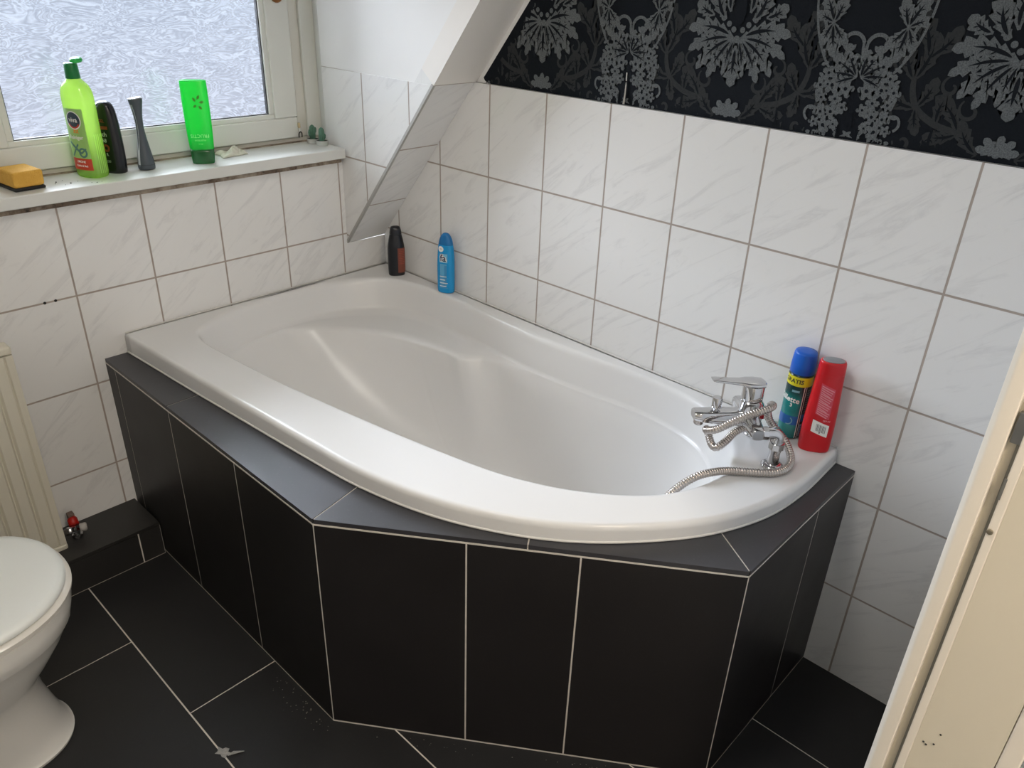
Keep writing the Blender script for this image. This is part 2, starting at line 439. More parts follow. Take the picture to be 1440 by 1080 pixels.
def bush(X, Z):
    # Z: middle of the bush; scrolled hooks above, curls at the sides
    rnd = random.Random(5)
    for a, l, wd in ((0, .05, .03), (26, .055, .028), (52, .06, .028), (78, .062, .028), (104, .056, .026)):
        leaf(X + .004, Z + .030, rad(a), l, wd, 1, 4, .3, True, .36, mir=X if a else None)
    for dx, dz, r in ((.018, .060, .014), (.041, .052, .013), (.058, .033, .013), (.031, .033, .014), (.070, .010, .014), (.047, .012, .016), (.020, .008, .016), (.064, -.012, .012), (.036, -.012, .015),
                      (.060, -.038, .014), (.040, -.036, .014), (.020, -.026, .012), (.070, -.058, .012), (.050, -.062, .015), (.030, -.058, .012), (.060, -.080, .011), (.040, -.084, .012)):
        floret(X + dx, Z + dz, r * rnd.uniform(.9, 1.15), 1, rnd.uniform(0, 3), rnd.choice((4, 5, 5, 6)), mir=X)
    for k in range(26):
        dx, dz = rnd.uniform(.012, .075), rnd.uniform(-.085, .062)
        leaf(X + dx, Z + dz, rnd.uniform(-2, 2), rnd.uniform(.014, .024), rnd.uniform(.007, .012), 1, 2, .4, False, .3, mir=X)
    for k in range(14):
        disc(X + rnd.uniform(.008, .070), Z + rnd.uniform(-.07, .06), rnd.uniform(.0012, .0026), 0, 7, mir=X)
    stroke([(X + .003, Z - .1), (X + .004, Z - .06), (X + .0015, Z - .03)], .006, 0, mir=X)
    leaf(X + .012, Z - .100, rad(10), .060, .020, 1, 4, .4, True, .3, mir=X)
    leaf(X + .014, Z - .098, rad(40), .055, .020, 1, 4, .5, True, .3, mir=X)
    leaf(X + .02, Z - .098, rad(72), .05, .02, 1, 3, -.4, False, .3, mir=X)
    stroke(spiral(X + .026, Z + .086, .023, .95, rad(-80), 1), .0068, 1, mir=X, taper=False); disc(X + .029, Z + .080, .0075, 1, mir=X)
    stroke([(X + .004, Z + .094), (X + .003, Z + .08), (X + .001, Z + .066)], .006, 1, mir=X)
    stroke(spiral(X + .078, Z - .040, .017, .8, rad(160), -1), .005, 1, mir=X, taper=False)
def ribbon(X, Z):
    # open oval ribbon above a bush
    for k, (rx, wd) in enumerate(((.094, .006), (.108, .0045))):
        stroke([(X + rx * math.sin(rad(a)), Z + .165 * (rx / .1) * math.cos(rad(a))) for a in range(20, 152, 6)], wd, 1, mir=X, taper=False)
    for a in range(24, 150, 5):
        s_, c_ = math.sin(rad(a)), math.cos(rad(a))
        stroke([(X + .097 * s_, Z + .165 * .97 * c_), (X + .105 * s_, Z + .165 * 1.05 * c_)], .003, 2, mir=X, taper=False)
    for a, l, wd in ((185, .062, .034), (215, .05, .026), (150, .045, .026), (20, .06, .032), (-25, .05, .03), (60, .04, .024)):
        leaf(X + .088 - .02, Z - .1 + .03, rad(a), l, wd, 1, 4, .3, True, .3, mir=X)
def scrolls(XA, XB, Z):
    # faint acanthus between palmette axis XA and bush axis XB
    s = 1 if XB > XA else -1
    main = [(XA + s * .03, Z - .075), (XA + s * .07, Z - .045), (XA + s * .11, Z - .035), (XA + s * .15, Z - .01), (XA + s * .165, Z + .035), (XA + s * .15, Z + .075)]
    stroke([(p.x, p.y) for p in catmull([(a, b, 0) for a, b in main], 5)], .012, 2)
    for (x, z), a, l, wd, c in ((main[0], 60, .07, .034, -.9), (main[1], 20, .08, .034, .8), (main[1], 120, .06, .03, -.7), (main[2], 165, .07, .036, .7), (main[2], 10, .06, .03, -.8), (main[3], 95, .075, .036, -1.2), (main[3], -40, .06, .03, .6),
                              (main[4], 40, .075, .036, -.8), (main[4], -30, .085, .036, .5), (main[5], 10, .08, .04, .4), (main[5], -60, .07, .034, .8), (main[0], 100, .05, .028, .6), (main[3], 180, .05, .026, .5)):
        leaf(x, z, s * rad(a), l, wd, 2, 4, s * c, True, .28)
    for dx, dz, r, a0 in ((.06, -.005, .02, 40), (.205, -.03, .018, 200), (.10, .03, .018, 10), (.16, -.072, .017, 90), (.215, .05, .016, 260)):
        stroke([(XA + s * (x - XA), z) for x, z in spiral(XA + dx, Z + dz, r, .9, rad(a0), 1)], .007, 2)
def crownlet(X, Z):
    for a, l in ((0, .034), (38, .036), (72, .036)):
        leaf(X, Z, rad(a), l, .02, 1, 3, .2, False, .3, mir=X if a else None)
    disc(X, Z + .002, .007, 1)
per = .5275
for row, (za, sh) in enumerate(((1.399, 0), (1.399 + .36, per / 2), (1.399 + .72, 0))):
    for k in range(-1, 4):
        XA = .664 + per * k + sh; XB = XA + per / 2
        if XA > .3 and XA < 2.1: palmette(XA, za); crownlet(XA, za - .146)
        if XB > .3 and XB < 2.1: bush(XB, za - .075); ribbon(XB, za + .115)
        scrolls(XA, XB, za - .075); scrolls(XA + per, XB, za - .075)
# the paper itself, lower left corner rolled round
cut = .030
pp = []
for k in range(9):
    a = PI + (PI / 2) * k / 8
    pp.append((.4275 + cut + .055 + .035 * math.cos(a) * 1.0, 1.2405 + .016 + .016 * math.sin(a)))
poly = [(.472 + .0, 1.2565)] if False else []
edge = [(x + .017, slope_z(x)) for x in (xt, .9, .62, .50, .452)]
edge += [(.4555, 1.2545), (.460, 1.2475), (.470, 1.243), (.486, 1.2408)]
edge += [(XD0, 1.2408), (XD0, CEIL)]
bm = bmesh.new(); f = bm.faces.new([bm.verts.new((x, YP, z)) for x, z in edge]); bmesh.ops.triangulate(bm, faces=[f]); bm.verts.index_update()
wb.add([v.co.copy() for v in bm.verts], [[v.index for v in f.verts] for f in bm.faces], 0); bm.free()
# loose seam curling off the wall
A = []
for k in range(9):
    tt = k / 8; z = 1.312 - .068 * tt; lift = .010 * tt ** 1.6
    A.append([(.9235, YP - .001, z), (.9255 + .002 * tt, YP - .001 - lift, z), (.9265 + .004 * tt, YP - .001 - lift * .6, z)])
wb.loft(A, 3, True, False, False, closed=False)
M['paperback'] = simple('torn_paper_back', (.45, .44, .42), .8, noise=.1)
wb.build('damask_wallpaper', [M['wp0'], M['wp1'], M['wp2'], M['paperback']], wr, fix=False)
# thin white glaze edge on the top of the tiles
m = MB(); m.box(.4275, XD0, .0003, .0068, 1.2388, 1.2400, 0)
m.build('tile_top_edge', M['sealant'], wr)

# sloping strip between dormer cheek and right wall: tiled to 1.24, painted above
M['tileS'] = tile_mat('marble_tile_slope', 10., 40., .0, .2449, ang=38)
sm = MB()
def slope_quad(x0, x1, mat, th=.06):
    z0, z1 = slope_z(x0), slope_z(x1)
    n = Vector((-SL, 0, 1)).normalized() * th
    vs = []
    for y in (YC + .0014, .02):
        vs += [(x0, y, z0), (x1, y, z1), (x1 - n.x * -1, y, z1 + n.z), (x0 - n.x * -1, y, z0 + n.z)]
    sm.add(vs, [(0, 1, 2, 3), (7, 6, 5, 4), (0, 4, 5, 1), (1, 5, 6, 2), (2, 6, 7, 3), (3, 7, 4, 0)], mat)
slope_quad(0, .4275, 0); slope_quad(.4275, xt, 1)
sl_len = math.hypot(1, SL)
o = sm.build('wall_slope', [M['tileS'], M['paint_warm']], uv=lambda c: (c.y + .3, (c.x - .4275) * sl_len)); tag(o, kind='structure')

# dormer cheek: painted triangle, tiled up to 1.24
M['tileC'] = tile_mat('marble_tile_dormer', .119, .2075, .994 - 1., .25, ang=38)
w = MB()
EP = .004
w.prism(yp([(-.075, .70), (-.008, .70), (-EP, .717), (.4275 - EP, 1.24), (-.075, 1.243)]), 'y', YC + .0004, YC + .05, 0)
xe = xt
w.prism(yp([(-.075, 1.243), (.4275 - EP, 1.24), (xe - EP, CEIL), (-.075, CEIL)]), 'y', YC + .002, YC + .05, 1)
# splayed painted reveal beside the window frame
w.prism([(-.075, YC + .0015), (-.075, YC + .05), (-.30, YC + .05), (-.30, YC + .03), (XW - .02, YC + .03)], 'z', .98, CEIL, 1)
o = w.build('wall_dormer', [M['tileC'], M['paint']], uv=lambda c: (c.x, c.z)); tag(o, kind='structure')
# grey edge profile along the cheek / slope corner
m = MB(); P0, P1 = Vector((-.004, YC, .713)), Vector((.4275, YC, 1.24))
dv = (P1 - P0).normalized(); nn = Vector((dv.z, 0, -dv.x))
vs = []
for P in (P0, P1):
    for a, b in ((-.007, -.0012), (.0008, -.0012), (.0008, .007), (-.007, .007)):
        q = P + nn * a + Vector((0, b, 0)); vs.append(q)
m.add(vs, [(0, 1, 2, 3), (7, 6, 5, 4), (0, 4, 5, 1), (1, 5, 6, 2), (2, 6, 7, 3), (3, 7, 4, 0)])
tag(m.build('trim_1', M['metal_trim']), 'grey metal edge profile along the sloping tile corner', 'edge trim', kind='structure')

# window front wall left, above and beside the window
w = MB()
w.box(XW - .07, XW - .02, YL - .1, -1.138, .98, CEIL)
w.box(XW - .07, XW - .02, -1.138, YC + .03, 1.855, CEIL)
w.box(XW - .07, XW - .02, YL - .1, YC + .05, .93, 1.02)
tag(w.build('wall_dormer_front', M['paint']), kind='structure')
w = MB(); w.box(-.3, XD1, YL - .1, YL, -.06, CEIL); tag(w.build('wall_left', M['paint']), kind='structure')
w = MB(); w.box(-.3, 3.5, -2.7, 1.0, CEIL, CEIL + .06); tag(w.build('ceiling', M['paint']), kind='structure')
# door wall with its opening
YJ0, YJ1 = -1.76, -.72
w = MB(); w.box(XD0, XD1 - .002, YJ1 + .022, .1, -.06, CEIL); w.box(XD0, XD1 - .002, YL - .1, YJ0, -.06, CEIL); w.box(XD0, XD1 - .002, YJ0, YJ1 + .022, 2.03, CEIL)
tag(w.build('wall_door', M['paint']), kind='structure')
w = MB(); w.box(3.4, 3.46, -2.7, 1.0, -.06, CEIL); w.box(XD1, 3.46, .9, 1.0, -.06, CEIL); w.box(XD1, 3.46, -2.7, -2.6, -.06, CEIL)
tag(w.build('wall_hall', M['paint_warm']), kind='structure')

# ---- door frame (right jamb): casing edge, rebate with seal, lining, strike plate
dr = empty('door_1', (2.02, YJ1, 0)); tag(dr, kind='structure')
def jamb(name, poly, z0, z1, mat, bevel=0):
    m = MB(); m.prism([(x - 2.02, y - YJ1) for x, y in poly], 'z', z0, z1); return m.build(name, mat, dr, bevel)
jamb('casing', [(1.9575, YJ1 + .0), (1.9665, YJ1 + .0), (1.9665, YJ1 + .07), (1.945, YJ1 + .07), (1.945, YJ1 + .006), (1.951, YJ1)], 0, 2.06, M['cream_lit'], .002)
jamb('rebate', [(1.9665, YJ1 + .010), (1.9785, YJ1 + .010), (1.9785, YJ1 + .022), (1.9665, YJ1 + .022)], 0, 2.06, M['cream'])
jamb('door_seal', [(1.9755, YJ1 + .0055), (1.9788, YJ1 + .0055), (1.9788, YJ1 + .0099), (1.9755, YJ1 + .0099)], 0, 2.06, simple('grey_seal', (.22, .21, .18), .7))
jamb('lining_edge', [(1.9788, YJ1), (1.9885, YJ1), (1.9885, YJ1 + .022), (1.9788, YJ1 + .022)], 0, 2.06, M['cream_lit'], .0015)
jamb('lining', [(1.9886, YJ1 + .001), (2.0735, YJ1 + .001), (2.0735, YJ1 + .022), (1.9886, YJ1 + .022)], 0, 2.06, M['cream'])
jamb('hall_casing', [(2.0740, YJ1 - .0), (2.0955, YJ1 - .0), (2.0955, YJ1 + .07), (2.083, YJ1 + .07), (2.083, YJ1 + .018), (2.0740, YJ1 + .018)], 0, 2.06, M['cream_lit'], .003)
m = MB(); m.box(1.9685 - 2.02, 1.9835 - 2.02, .0025, .0095, 1.092, 1.128)
sp_ = m.build('strike_plate', simple('brushed_steel', (.28, .28, .27), .35, .9, noise=.1), dr, .001)
tag(sp_, 'brushed steel strike plate')
m = MB(); m.box(1.9774 - 2.02, 1.9800 - 2.02, -.0008, .001, 1.026, 1.052); m.build('bolt_slot', simple('slot_grey', (.16, .16, .15), .5), dr)
m = MB(); m.lathe([(.0035, 0), (.0035, .0012), (.002, .0016)], (1.982 - 2.02, -.0004, .985), (0, -1, 0), 14); m.build('screw', simple('old_screw', (.25, .22, .16), .5, .6), dr)
for dx, dz in ((1.998, .66), (2.0015, .658), (2.012, .685), (2.009, .665)):
    m = MB(); m.lathe([(.0014, 0), (.001, .0008)], (dx - 2.02, .0005, dz), (0, -1, 0), 8); m.build('paint_chip', M['brass_dark'], dr)

# ------------------------------------------------------------------ window
wn = empty('window_1', (XW, -.65, 1.02)); tag(wn, kind='structure')
def wpart(name, boxes, mat, bevel=.0, parent=wn):
    m = MB()
    for x0, x1, y0, y1, z0, z1 in boxes: m.box(x0 - XW, x1 - XW, y0 + .65, y1 + .65, z0 - 1.02, z1 - 1.02)
    return m.build(name, mat, parent, bevel)
GL, GR, GB, GT = -.99, -.3035, 1.112, 1.74
SLf, SRt, SB, ST = GL - .095, GR + .093, 1.036, GT + .085
def ring4(l, r_, b, t_, wl, x0, x1):
    return [(x0, x1, l, r_, b, b + wl), (x0, x1, l, r_, t_ - wl, t_), (x0, x1, l, l + wl, b + wl, t_ - wl), (x0, x1, r_ - wl, r_, b + wl, t_ - wl)]
fx0 = XW - .055
wpart('window_frame', [(fx0, XW - .014, SLf - .06, SRt + .083, 1.0205, 1.0335), (fx0, XW - .014, SLf - .06, SRt + .083, ST + .005, ST + .04), (fx0, XW - .014, SLf - .06, SLf - .006, 1.0335, ST + .005), (fx0, XW - .014, SRt + .006, SRt + .083, 1.0335, ST + .005)], M['upvc_frame'], .003)
wpart('frame_lip', [(XW - .0139, XW - .002, SRt + .036, SRt + .085, 1.0335, ST + .03)], M['upvc'], .003)
# sash: four mitred stiles, stepped profile
def sash(name, l, r_, b, t_, wl, wr_, wb_, wt, x0, x1, mat, bev):
    boxes = [(x0, x1, l, r_, b, b + wb_), (x0, x1, l, r_, t_ - wt, t_), (x0, x1, l, l + wl, b + wb_, t_ - wt), (x0, x1, r_ - wr_, r_, b + wb_, t_ - wt)]
    return wpart(name, boxes, mat, bev)
sash('window_sash', SLf, SRt, SB, ST, .078, .076, .060, .07, XW - .045, XW, M['upvc'], .004)
sash('glazing_bead', GL - .019, GR + .019, GB - .017, GT + .017, .0165, .0165, .0145, .0165, XW - .03, XW - .006, M['upvc'], .003)
sash('glass_gasket', GL - .0035, GR + .0035, GB - .004, GT + .0035, .0035, .0035, .004, .0035, XW - .024, XW - .013, M['rubber'], 0)
wpart('glass_pane', [(XW - .022, XW - .018, GL - .004, GR + .004, GB - .004, GT + .004)], M['glass'])
# dark joint between sash and frame, little hinge hardware
wpart('sash_joint', [(XW - .02, XW - .0135, SRt + .0005, SRt + .0055, 1.034, ST)], simple('joint_shadow_gap', (.18, .17, .15), .7))
m = MB(); m.lathe([(.003, 0), (.0042, .002), (.0042, .013), (.003, .015)], (.004, SRt + .65 - .001, 1.064 - 1.02), (0, 0, 1), 14)
tag(m.build('hinge_pin_cap', simple('yellowed_plastic', (.62, .50, .30), .5), wn), 'yellowed hinge cap')
m = MB(); m.lathe([(.0032, 0), (.0032, .026)], (.0035, SRt + .65 + .0005, 1.038 - 1.02), (0, 0, 1), 14)
m.build('hinge_pin', M['upvc'], wn)
m = MB(); m.tube(catmull([(.0075, SRt + .65 - .006, .0165), (.0085, SRt + .65 - .006, .028), (.009, SRt + .65 - .001, .033), (.0085, SRt + .65 + .004, .028), (.0075, SRt + .65 + .004, .0165)], 5), .0017, 8)
m.build('hinge_clip', M['brass_dark'], wn)
m = MB(); m.box(-.020, -.0005, SLf + .65, SRt + .65 + .085, .0, .0025); m.build('frame_sealant', M['dirt'], wn)

# windowsill
m = MB(); m.prism([(-.20, YL), (.030, YL), (.030, YC - .006), (-.20, YC - .006)], 'z', .9905, 1.0205)
o = m.build('window_sill', simple('grey_white_sill', (.70, .71, .68), .32, noise=.04, nscale=12), bevel=.003); tag(o, kind='structure')

# ------------------------------------------------------------------ tiled step (pipe boxing) on the floor under the window
m = MB()
m.box(.0, .153, YL, -.951, 0, .102, 0)
m.box(0, .1575, -1.60, -.9525, .1035, .112, 1)
m.box(0, .1575, YL, -1.604, .1035, .112, 1)
m.box(.153, .1555, -1.0100, -.9525, .0035, .1005, 1); m.box(.153, .1555, -1.600, -1.0140, .0035, .1005, 1); m.box(.153, .1555, YL, -1.604, .0035, .1005, 1)
tag(m.build('trim_2', [M['grout'], dark_tile('step_tile', (.02, .019, .018), .42)]), 'low dark tiled step boxing in pipes below the radiator', 'tiled step', kind='structure')

# ------------------------------------------------------------------ bathtub surround
A0, A1, A2, A3 = (0.001, -.947), (.967, -.947), (1.640, -.472), (1.640, -.001)
sr = empty('bathtub_surround', (.9, -.5, 0)); tag(sr, 'dark tiled surround boxing in the white corner bathtub', 'bathtub surround')
def panel(name, P, Q, cuts, ztop):
    """vertical tiled face from P to Q with tile joints at the given distances"""
    m = MB(); P = Vector((P[0], P[1], 0)); Q = Vector((Q[0], Q[1], 0)); L = (Q - P).length; d = (Q - P) / L; n = Vector((d.y, -d.x, 0))
    off = Vector((.9, -.5, 0))
    def slab(a, b, z0, z1, t0, t1, mat):
        vs = []
        for tt in (t0, t1):
            for s, z in ((a, z0), (b, z0), (b, z1), (a, z1)):
                vs.append(P + d * s + n * tt + Vector((0, 0, z)) - off)
        m.add(vs, [(3, 2, 1, 0), (4, 5, 6, 7), (0, 1, 5, 4), (1, 2, 6, 5), (2, 3, 7, 6), (3, 0, 4, 7)], mat)
    slab(0, L, 0, ztop - .0004, -.014, -.0004, 0)
    c = [0] + cuts + [L]
    for a, b in zip(c, c[1:]):
        slab(a + .0017, b - .0017, .005, ztop - .004, -.006, 0, 1)
    return m.build(name, [M['grout'], M['dark']], sr)
ZL0, ZL1 = .553, .563
panel('side_panel', A0, A1, [.058, .360, .667], ZL0)
panel('front_panel', A1, A2, [.302, .519], ZL0)
panel('end_panel', A2, A3, [.294], ZL0)
m = MB(); ov = .003
led = [[(.0, -.9475), (.3555, -.9475), (.351, -.80), (0, -.84)], [(.3555, -.9475), (.9672, -.9475), (.915, -.72), (.60, -.78), (.351, -.80)],
       [(.9672, -.9475), (1.3090, -.7060), (1.255, -.63), (.915, -.72)], [(1.3090, -.7060), (1.6410, -.4725), (1.47, -.36), (1.255, -.63)], [(1.6410, -.4725), (1.6410, -.001), (1.55, -.001), (1.47, -.36)]]
def inset(poly, g):
    n = len(poly); out = []
    for i in range(n):
        a, b, c = Vector(poly[i - 1]), Vector(poly[i]), Vector(poly[(i + 1) % n])
        d1, d2 = (b - a).normalized(), (c - b).normalized(); n1, n2 = Vector((-d1.y, d1.x)), Vector((-d2.y, d2.x))
        k = (n1 + n2); k = k / max(.2, k.dot(n1) * 1.0)
        out.append((b.x + k.x * g - .9, b.y + k.y * g + .5))
    return out
for p in led:
    m.prism(inset(p, 0.0015), 'z', ZL0, ZL1, 1); m.prism(inset(p, .004), 'z', ZL0 - .001, ZL1 - .0015, 0) if False else None
m.prism([(x - .9, y + .5) for x, y in ((.002, -.943), (.9655, -.943), (1.636, -.4695), (1.636, -.002), (1.55, -.002), (1.50, -.38), (1.30, -.66), (.95, -.76), (.002, -.84))], 'z', ZL0 - .008, ZL1 - .0012, 0)
m.build('ledge', [M['grout'], M['ledge']], sr)

# ------------------------------------------------------------------ bathtub
def rimz(x): return .6195 - .011 * x
CT = Vector((.75, -.38))
front = [(.004, -.886), (.15, -.877), (.30, -.868), (.543, -.851), (.779, -.834), (.945, -.818), (1.11, -.779), (1.245, -.719), (1.355, -.645), (1.45, -.549), (1.532, -.433), (1.583, -.302), (1.598, -.173), (1.596, -.05), (1.594, -.004)]
outer = [Vector((p.x, p.y)) for p in catmull([(a, b, 0) for a, b in front], 8)] + [Vector((.004, -.004))]
inn = [(.13, -.737), (.093, -.690), (.052, -.585), (.030, -.41), (.034, -.285), (.068, -.18), (.13, -.098), (.24, -.057), (.4, -.052), (.59, -.060), (.765, -.065), (.915, -.061), (1.05, -.048), (1.175, -.044), (1.28, -.062), (1.355, -.100), (1.425, -.175),
       (1.462, -.262), (1.450, -.36), (1.395, -.46), (1.283, -.553), (1.147, -.615), (.97, -.655), (.765, -.690), (.53, -.725), (.325, -.745), (.20, -.752)]
inner = [Vector((p.x, p.y)) for p in catmull([(a, b, 0) for a, b in inn], 8, True)]
def hit(poly, a, closed=True):
    d = Vector((math.cos(a), math.sin(a))); best = None
    n = len(poly)
    for i in range(n if closed else n - 1):
        p, q = poly[i] - CT, poly[(i + 1) % n] - CT; e = q - p
        den = d.x * e.y - d.y * e.x
        if abs(den) < 1e-12: continue
        tt = (p.x * e.y - p.y * e.x) / den; s = (p.x * d.y - p.y * d.x) / den
        if tt > 0 and -1e-3 <= s <= 1 + 1e-3: best = tt if best is None else max(best, tt)
    return best
angs = [2 * PI * k / 420 - PI for k in range(420)]
for p in (outer[0], outer[-1], outer[-2]):          # let a ray meet each outer corner exactly
    a = math.atan2(p.y - CT.y, p.x - CT.x); k = min(range(420), key=lambda k: abs(angs[k] - a)); angs[k] = a
angs.sort()
E = [Vector(p) for p in ((.02, -.60), (.045, -.50), (.105, -.37), (.185, -.298), (.256, -.252), (.337, -.213), (.43, -.188), (.50, -.174), (.548, -.178), (.575, -.160), (.600, -.128), (.65, -.112), (.75, -.104), (.86, -.090), (1.0, -.072), (1.2, -.05))]
rings = []
def smooth_rad(rr, k=3):
    n = len(rr)
    for _ in range(k): rr = [(rr[i - 1] + 2 * rr[i] + rr[(i + 1) % n]) / 4 for i in range(n)]
    return rr
R_o = [hit(outer, a) for a in angs]; R_i = [hit(inner, a) for a in angs]
R_e = []
for a, ri in zip(angs, R_i):
    e = hit(E, a, False); base = ri - .034
    R_e.append(min(base, e) if e else base)
R_e = smooth_rad(R_e, 2)
R_s = smooth_rad(R_e, 160)
R_c = [min(ri - .022, max(ri - .03, re + .004)) for ri, re in zip(R_i, R_e)]
def ring(R, dz): return [(CT.x + math.cos(a) * q, CT.y + math.sin(a) * q, rimz(CT.x + math.cos(a) * q) + dz) for a, q in zip(angs, R)]
sub = lambda R, d: [q - d for q in R]
def lipring(d, z): return [(CT.x + math.cos(a) * (q - d), CT.y + math.sin(a) * (q - d), z) for a, q in zip(angs, R_o)]
rings += [lipring(.004, .5637), lipring(.0, .5645), lipring(0, .567), ring(sub(R_o, .0), -.014), ring(sub(R_o, .0002), -.011), ring(sub(R_o, .0015), -.006), ring(sub(R_o, .0045), -.0022), ring(sub(R_o, .009), -.0003), ring(sub(R_o, .012), 0), ring(sub(R_o, .018), 0)]
rings += [ring(sub(R_i, -.017), 0), ring(sub(R_i, -.012), -.0002), ring(sub(R_i, -.006), -.0018), ring(sub(R_i, -.001), -.006), ring(sub(R_i, .003), -.014), ring(sub(R_i, .006), -.024)]
rings += [ring([lerp(i, c, .55) for i, c in zip(R_i, R_c)], -.055), ring([lerp(i, c, .9) for i, c in zip(R_i, R_c)], -.082), ring(R_c, -.094)]
rings += [ring([lerp(c, e, .3) for c, e in zip(R_c, R_e)], -.094), ring([lerp(c, e, .8) for c, e in zip(R_c, R_e)], -.098), ring(R_e, -.102), ring(sub(R_e, .006), -.110)]
BC = Vector((.98, -.355))
def low(t_, dz):
    out = []
    kk = min(1., t_ / .20)
    for a, q0, qs in zip(angs, R_e, R_s):
        q = lerp(q0 - .006, qs - .014, kk)
        p = Vector((CT.x + math.cos(a) * q, CT.y + math.sin(a) * q)); b = BC + Vector((.36 * math.cos(a), .185 * math.sin(a)))
        s = p.lerp(b, t_); out.append((s.x, s.y, rimz(s.x) + dz))
    return out
for t_, dz in ((.07, -.15), (.17, -.20), (.30, -.255), (.46, -.31), (.64, -.355), (.80, -.385), (.92, -.402), (1.0, -.409)): rings.append(low(t_, dz))
for s in (.7, .35, .05): rings.append([(BC.x + (p[0] - BC.x) * s, BC.y + (p[1] - BC.y) * s, rimz(BC.x) - .409 - .006 * (1 - s)) for p in rings[-1 if s == .7 else -1]] if False else [(BC.x + .36 * math.cos(a) * s, BC.y + .185 * math.sin(a) * s, rimz(BC.x) - .409 - .004 * (1 - s)) for a in angs])
m = MB(); off = Vector((.75, -.38, .6))
m.loft([[Vector(p) - off for p in r_] for r_ in rings], 0, True, False, True)
tub = m.build('bathtub', M['tub']); tub.location = off
tag(tub, 'white asymmetric corner bathtub with backrest set into dark tiled surround', 'bathtub')
so = tub.modifiers.new('solid', 'SOLIDIFY'); so.thickness = .004; so.offset = -1 if False else 1
tub.modifiers.remove(so)
# sealant bead where the rim meets the tiles
m = MB()
m.tube([(Vector((.0035, y, rimz(0) + .0)) - off) for y in (-.882, -.6, -.3, -.004)], .0025, 8)
m.tube([(Vector((x, -.0035, rimz(x) + .0)) - off) for x in (.004, .4, .8, 1.2, 1.59)], .0025, 8)
m.build('sealant_bead', M['sealant'], tub)
m = MB(); pts = [(p.x, p.y, ZL1 + .0030) for p in catmull([(a, b, 0) for a, b in front], 6)]
m.tube([Vector(p) - off for p in pts], .0028, 8); m.build('rim_joint', simple('white_silicone', (.66, .65, .62), .4), tub)
m = MB(); m.lathe([(.036, -.003), (.036, .001), (.03, .003), (.012, .002)], (BC.x + .05 - off.x, BC.y - off.y, rimz(BC.x) - .41 - off.z), (0, 0, 1), 28)
m.build('drain', M['chrome'], tub)

# ------------------------------------------------------------------ faucet
fc = empty('bath_faucet', (1.446, -.166, .603)); tag(fc, 'chrome single lever bath mixer on the corner of the tub rim', 'faucet')
FO = Vector((1.446, -.166, .603))
b_ = Vector((.7071, -.7071, 0)); s_ = Vector((-.66, -.75, 0)).normalized(); back = Vector((.7071, .7071, 0)); Z = Vector((0, 0, 1))
PB = Vector((0, 0, .686 - .603))
m = MB()
m.lathe([(.012, -.022), (.017, -.020), (.0215, -.012), (.0225, .0), (.0225, .038), (.0205, .040), (.0205, .042), (.0225, .044), (.0225, .072), (.0215, .076)], PB, (0, 0, 1), 40)
# arms of the mixer bar: tapered square-ish arms on both sides
for sg in (-1, 1):
    rr = []
    for t_, wy, wz in ((.012, .018, .017), (.035, .0165, .0155), (.060, .015, .0135), (.0745, .014, .0125), (.0765, .0125, .011)):
        c = PB + b_ * sg * t_ + Z * (-.002 - t_ * .02)
        ring_ = []
        for k in range(20):
            a = 2 * PI * k / 20; ca, sa = math.cos(a), math.sin(a)
            ring_.append(c + back * (wy * math.copysign(abs(ca) ** .6, ca)) + Z * (wz * math.copysign(abs(sa) ** .6, sa)))
        rr.append(ring_)
    m.loft(rr)
m.build('body', M['chrome'], fc, sharp=.6)
m = MB()   # flat lever blade
rr = []
L0 = PB + Z * .079
for t_, w_, h_, dz in ((-.023, .010, .004, .0), (-.018, .019, .006, .0005), (.0, .0225, .0065, .001), (.018, .0205, .0062, .002), (.03, .015, .0048, .0035), (.055, .0125, .004, .006), (.085, .0115, .0032, .0095), (.092, .010, .002, .0105)):
    c = L0 + s_ * t_ + Z * dz; pr = Vector((-s_.y, s_.x, 0))
    rr.append([c + pr * (w_ * math.copysign(abs(math.cos(2 * PI * k / 24)) ** .7, math.cos(2 * PI * k / 24))) + Z * (h_ * math.copysign(abs(math.sin(2 * PI * k / 24)) ** .7, math.sin(2 * PI * k / 24))) for k in range(24)])
m.loft(rr); m.build('lever', M['chrome'], fc, sharp=.7)
m = MB()   # spout
rr = []
for t_, w_, h_, dz in ((.010, .017, .018, -.002), (.035, .0175, .0170, .0), (.07, .0175, .0155, .002), (.10, .0170, .0130, .0045), (.118, .016, .0105, .0065), (.122, .0145, .0085, .0065)):
    c = PB + s_ * t_ + Z * dz; pr = Vector((-s_.y, s_.x, 0))
    rr.append([c + pr * (w_ * math.copysign(abs(math.cos(2 * PI * k / 24)) ** .5, math.cos(2 * PI * k / 24))) + Z * (h_ * math.copysign(abs(math.sin(2 * PI * k / 24)) ** .5, math.sin(2 * PI * k / 24))) for k in range(24)])
m.loft(rr); spt = m.build('spout', M['chrome'], fc, sharp=.7)
m = MB(); m.lathe([(.0095, 0), (.0105, -.003), (.0105, -.010), (.009, -.0125)], PB + s_ * .108 + Z * (-.004), (0, 0, 1), 24); m.build('aerator', M['chrome_worn'], spt)
m = MB(); m.lathe([(.0055, -.004), (.0055, .006), (.0105, .0065), (.0105, .027), (.0092, .0295)], PB + s_ * .074 + Z * .017, (0, 0, 1), 24); m.build('diverter_knob', M['chrome'], fc, sharp=.6)
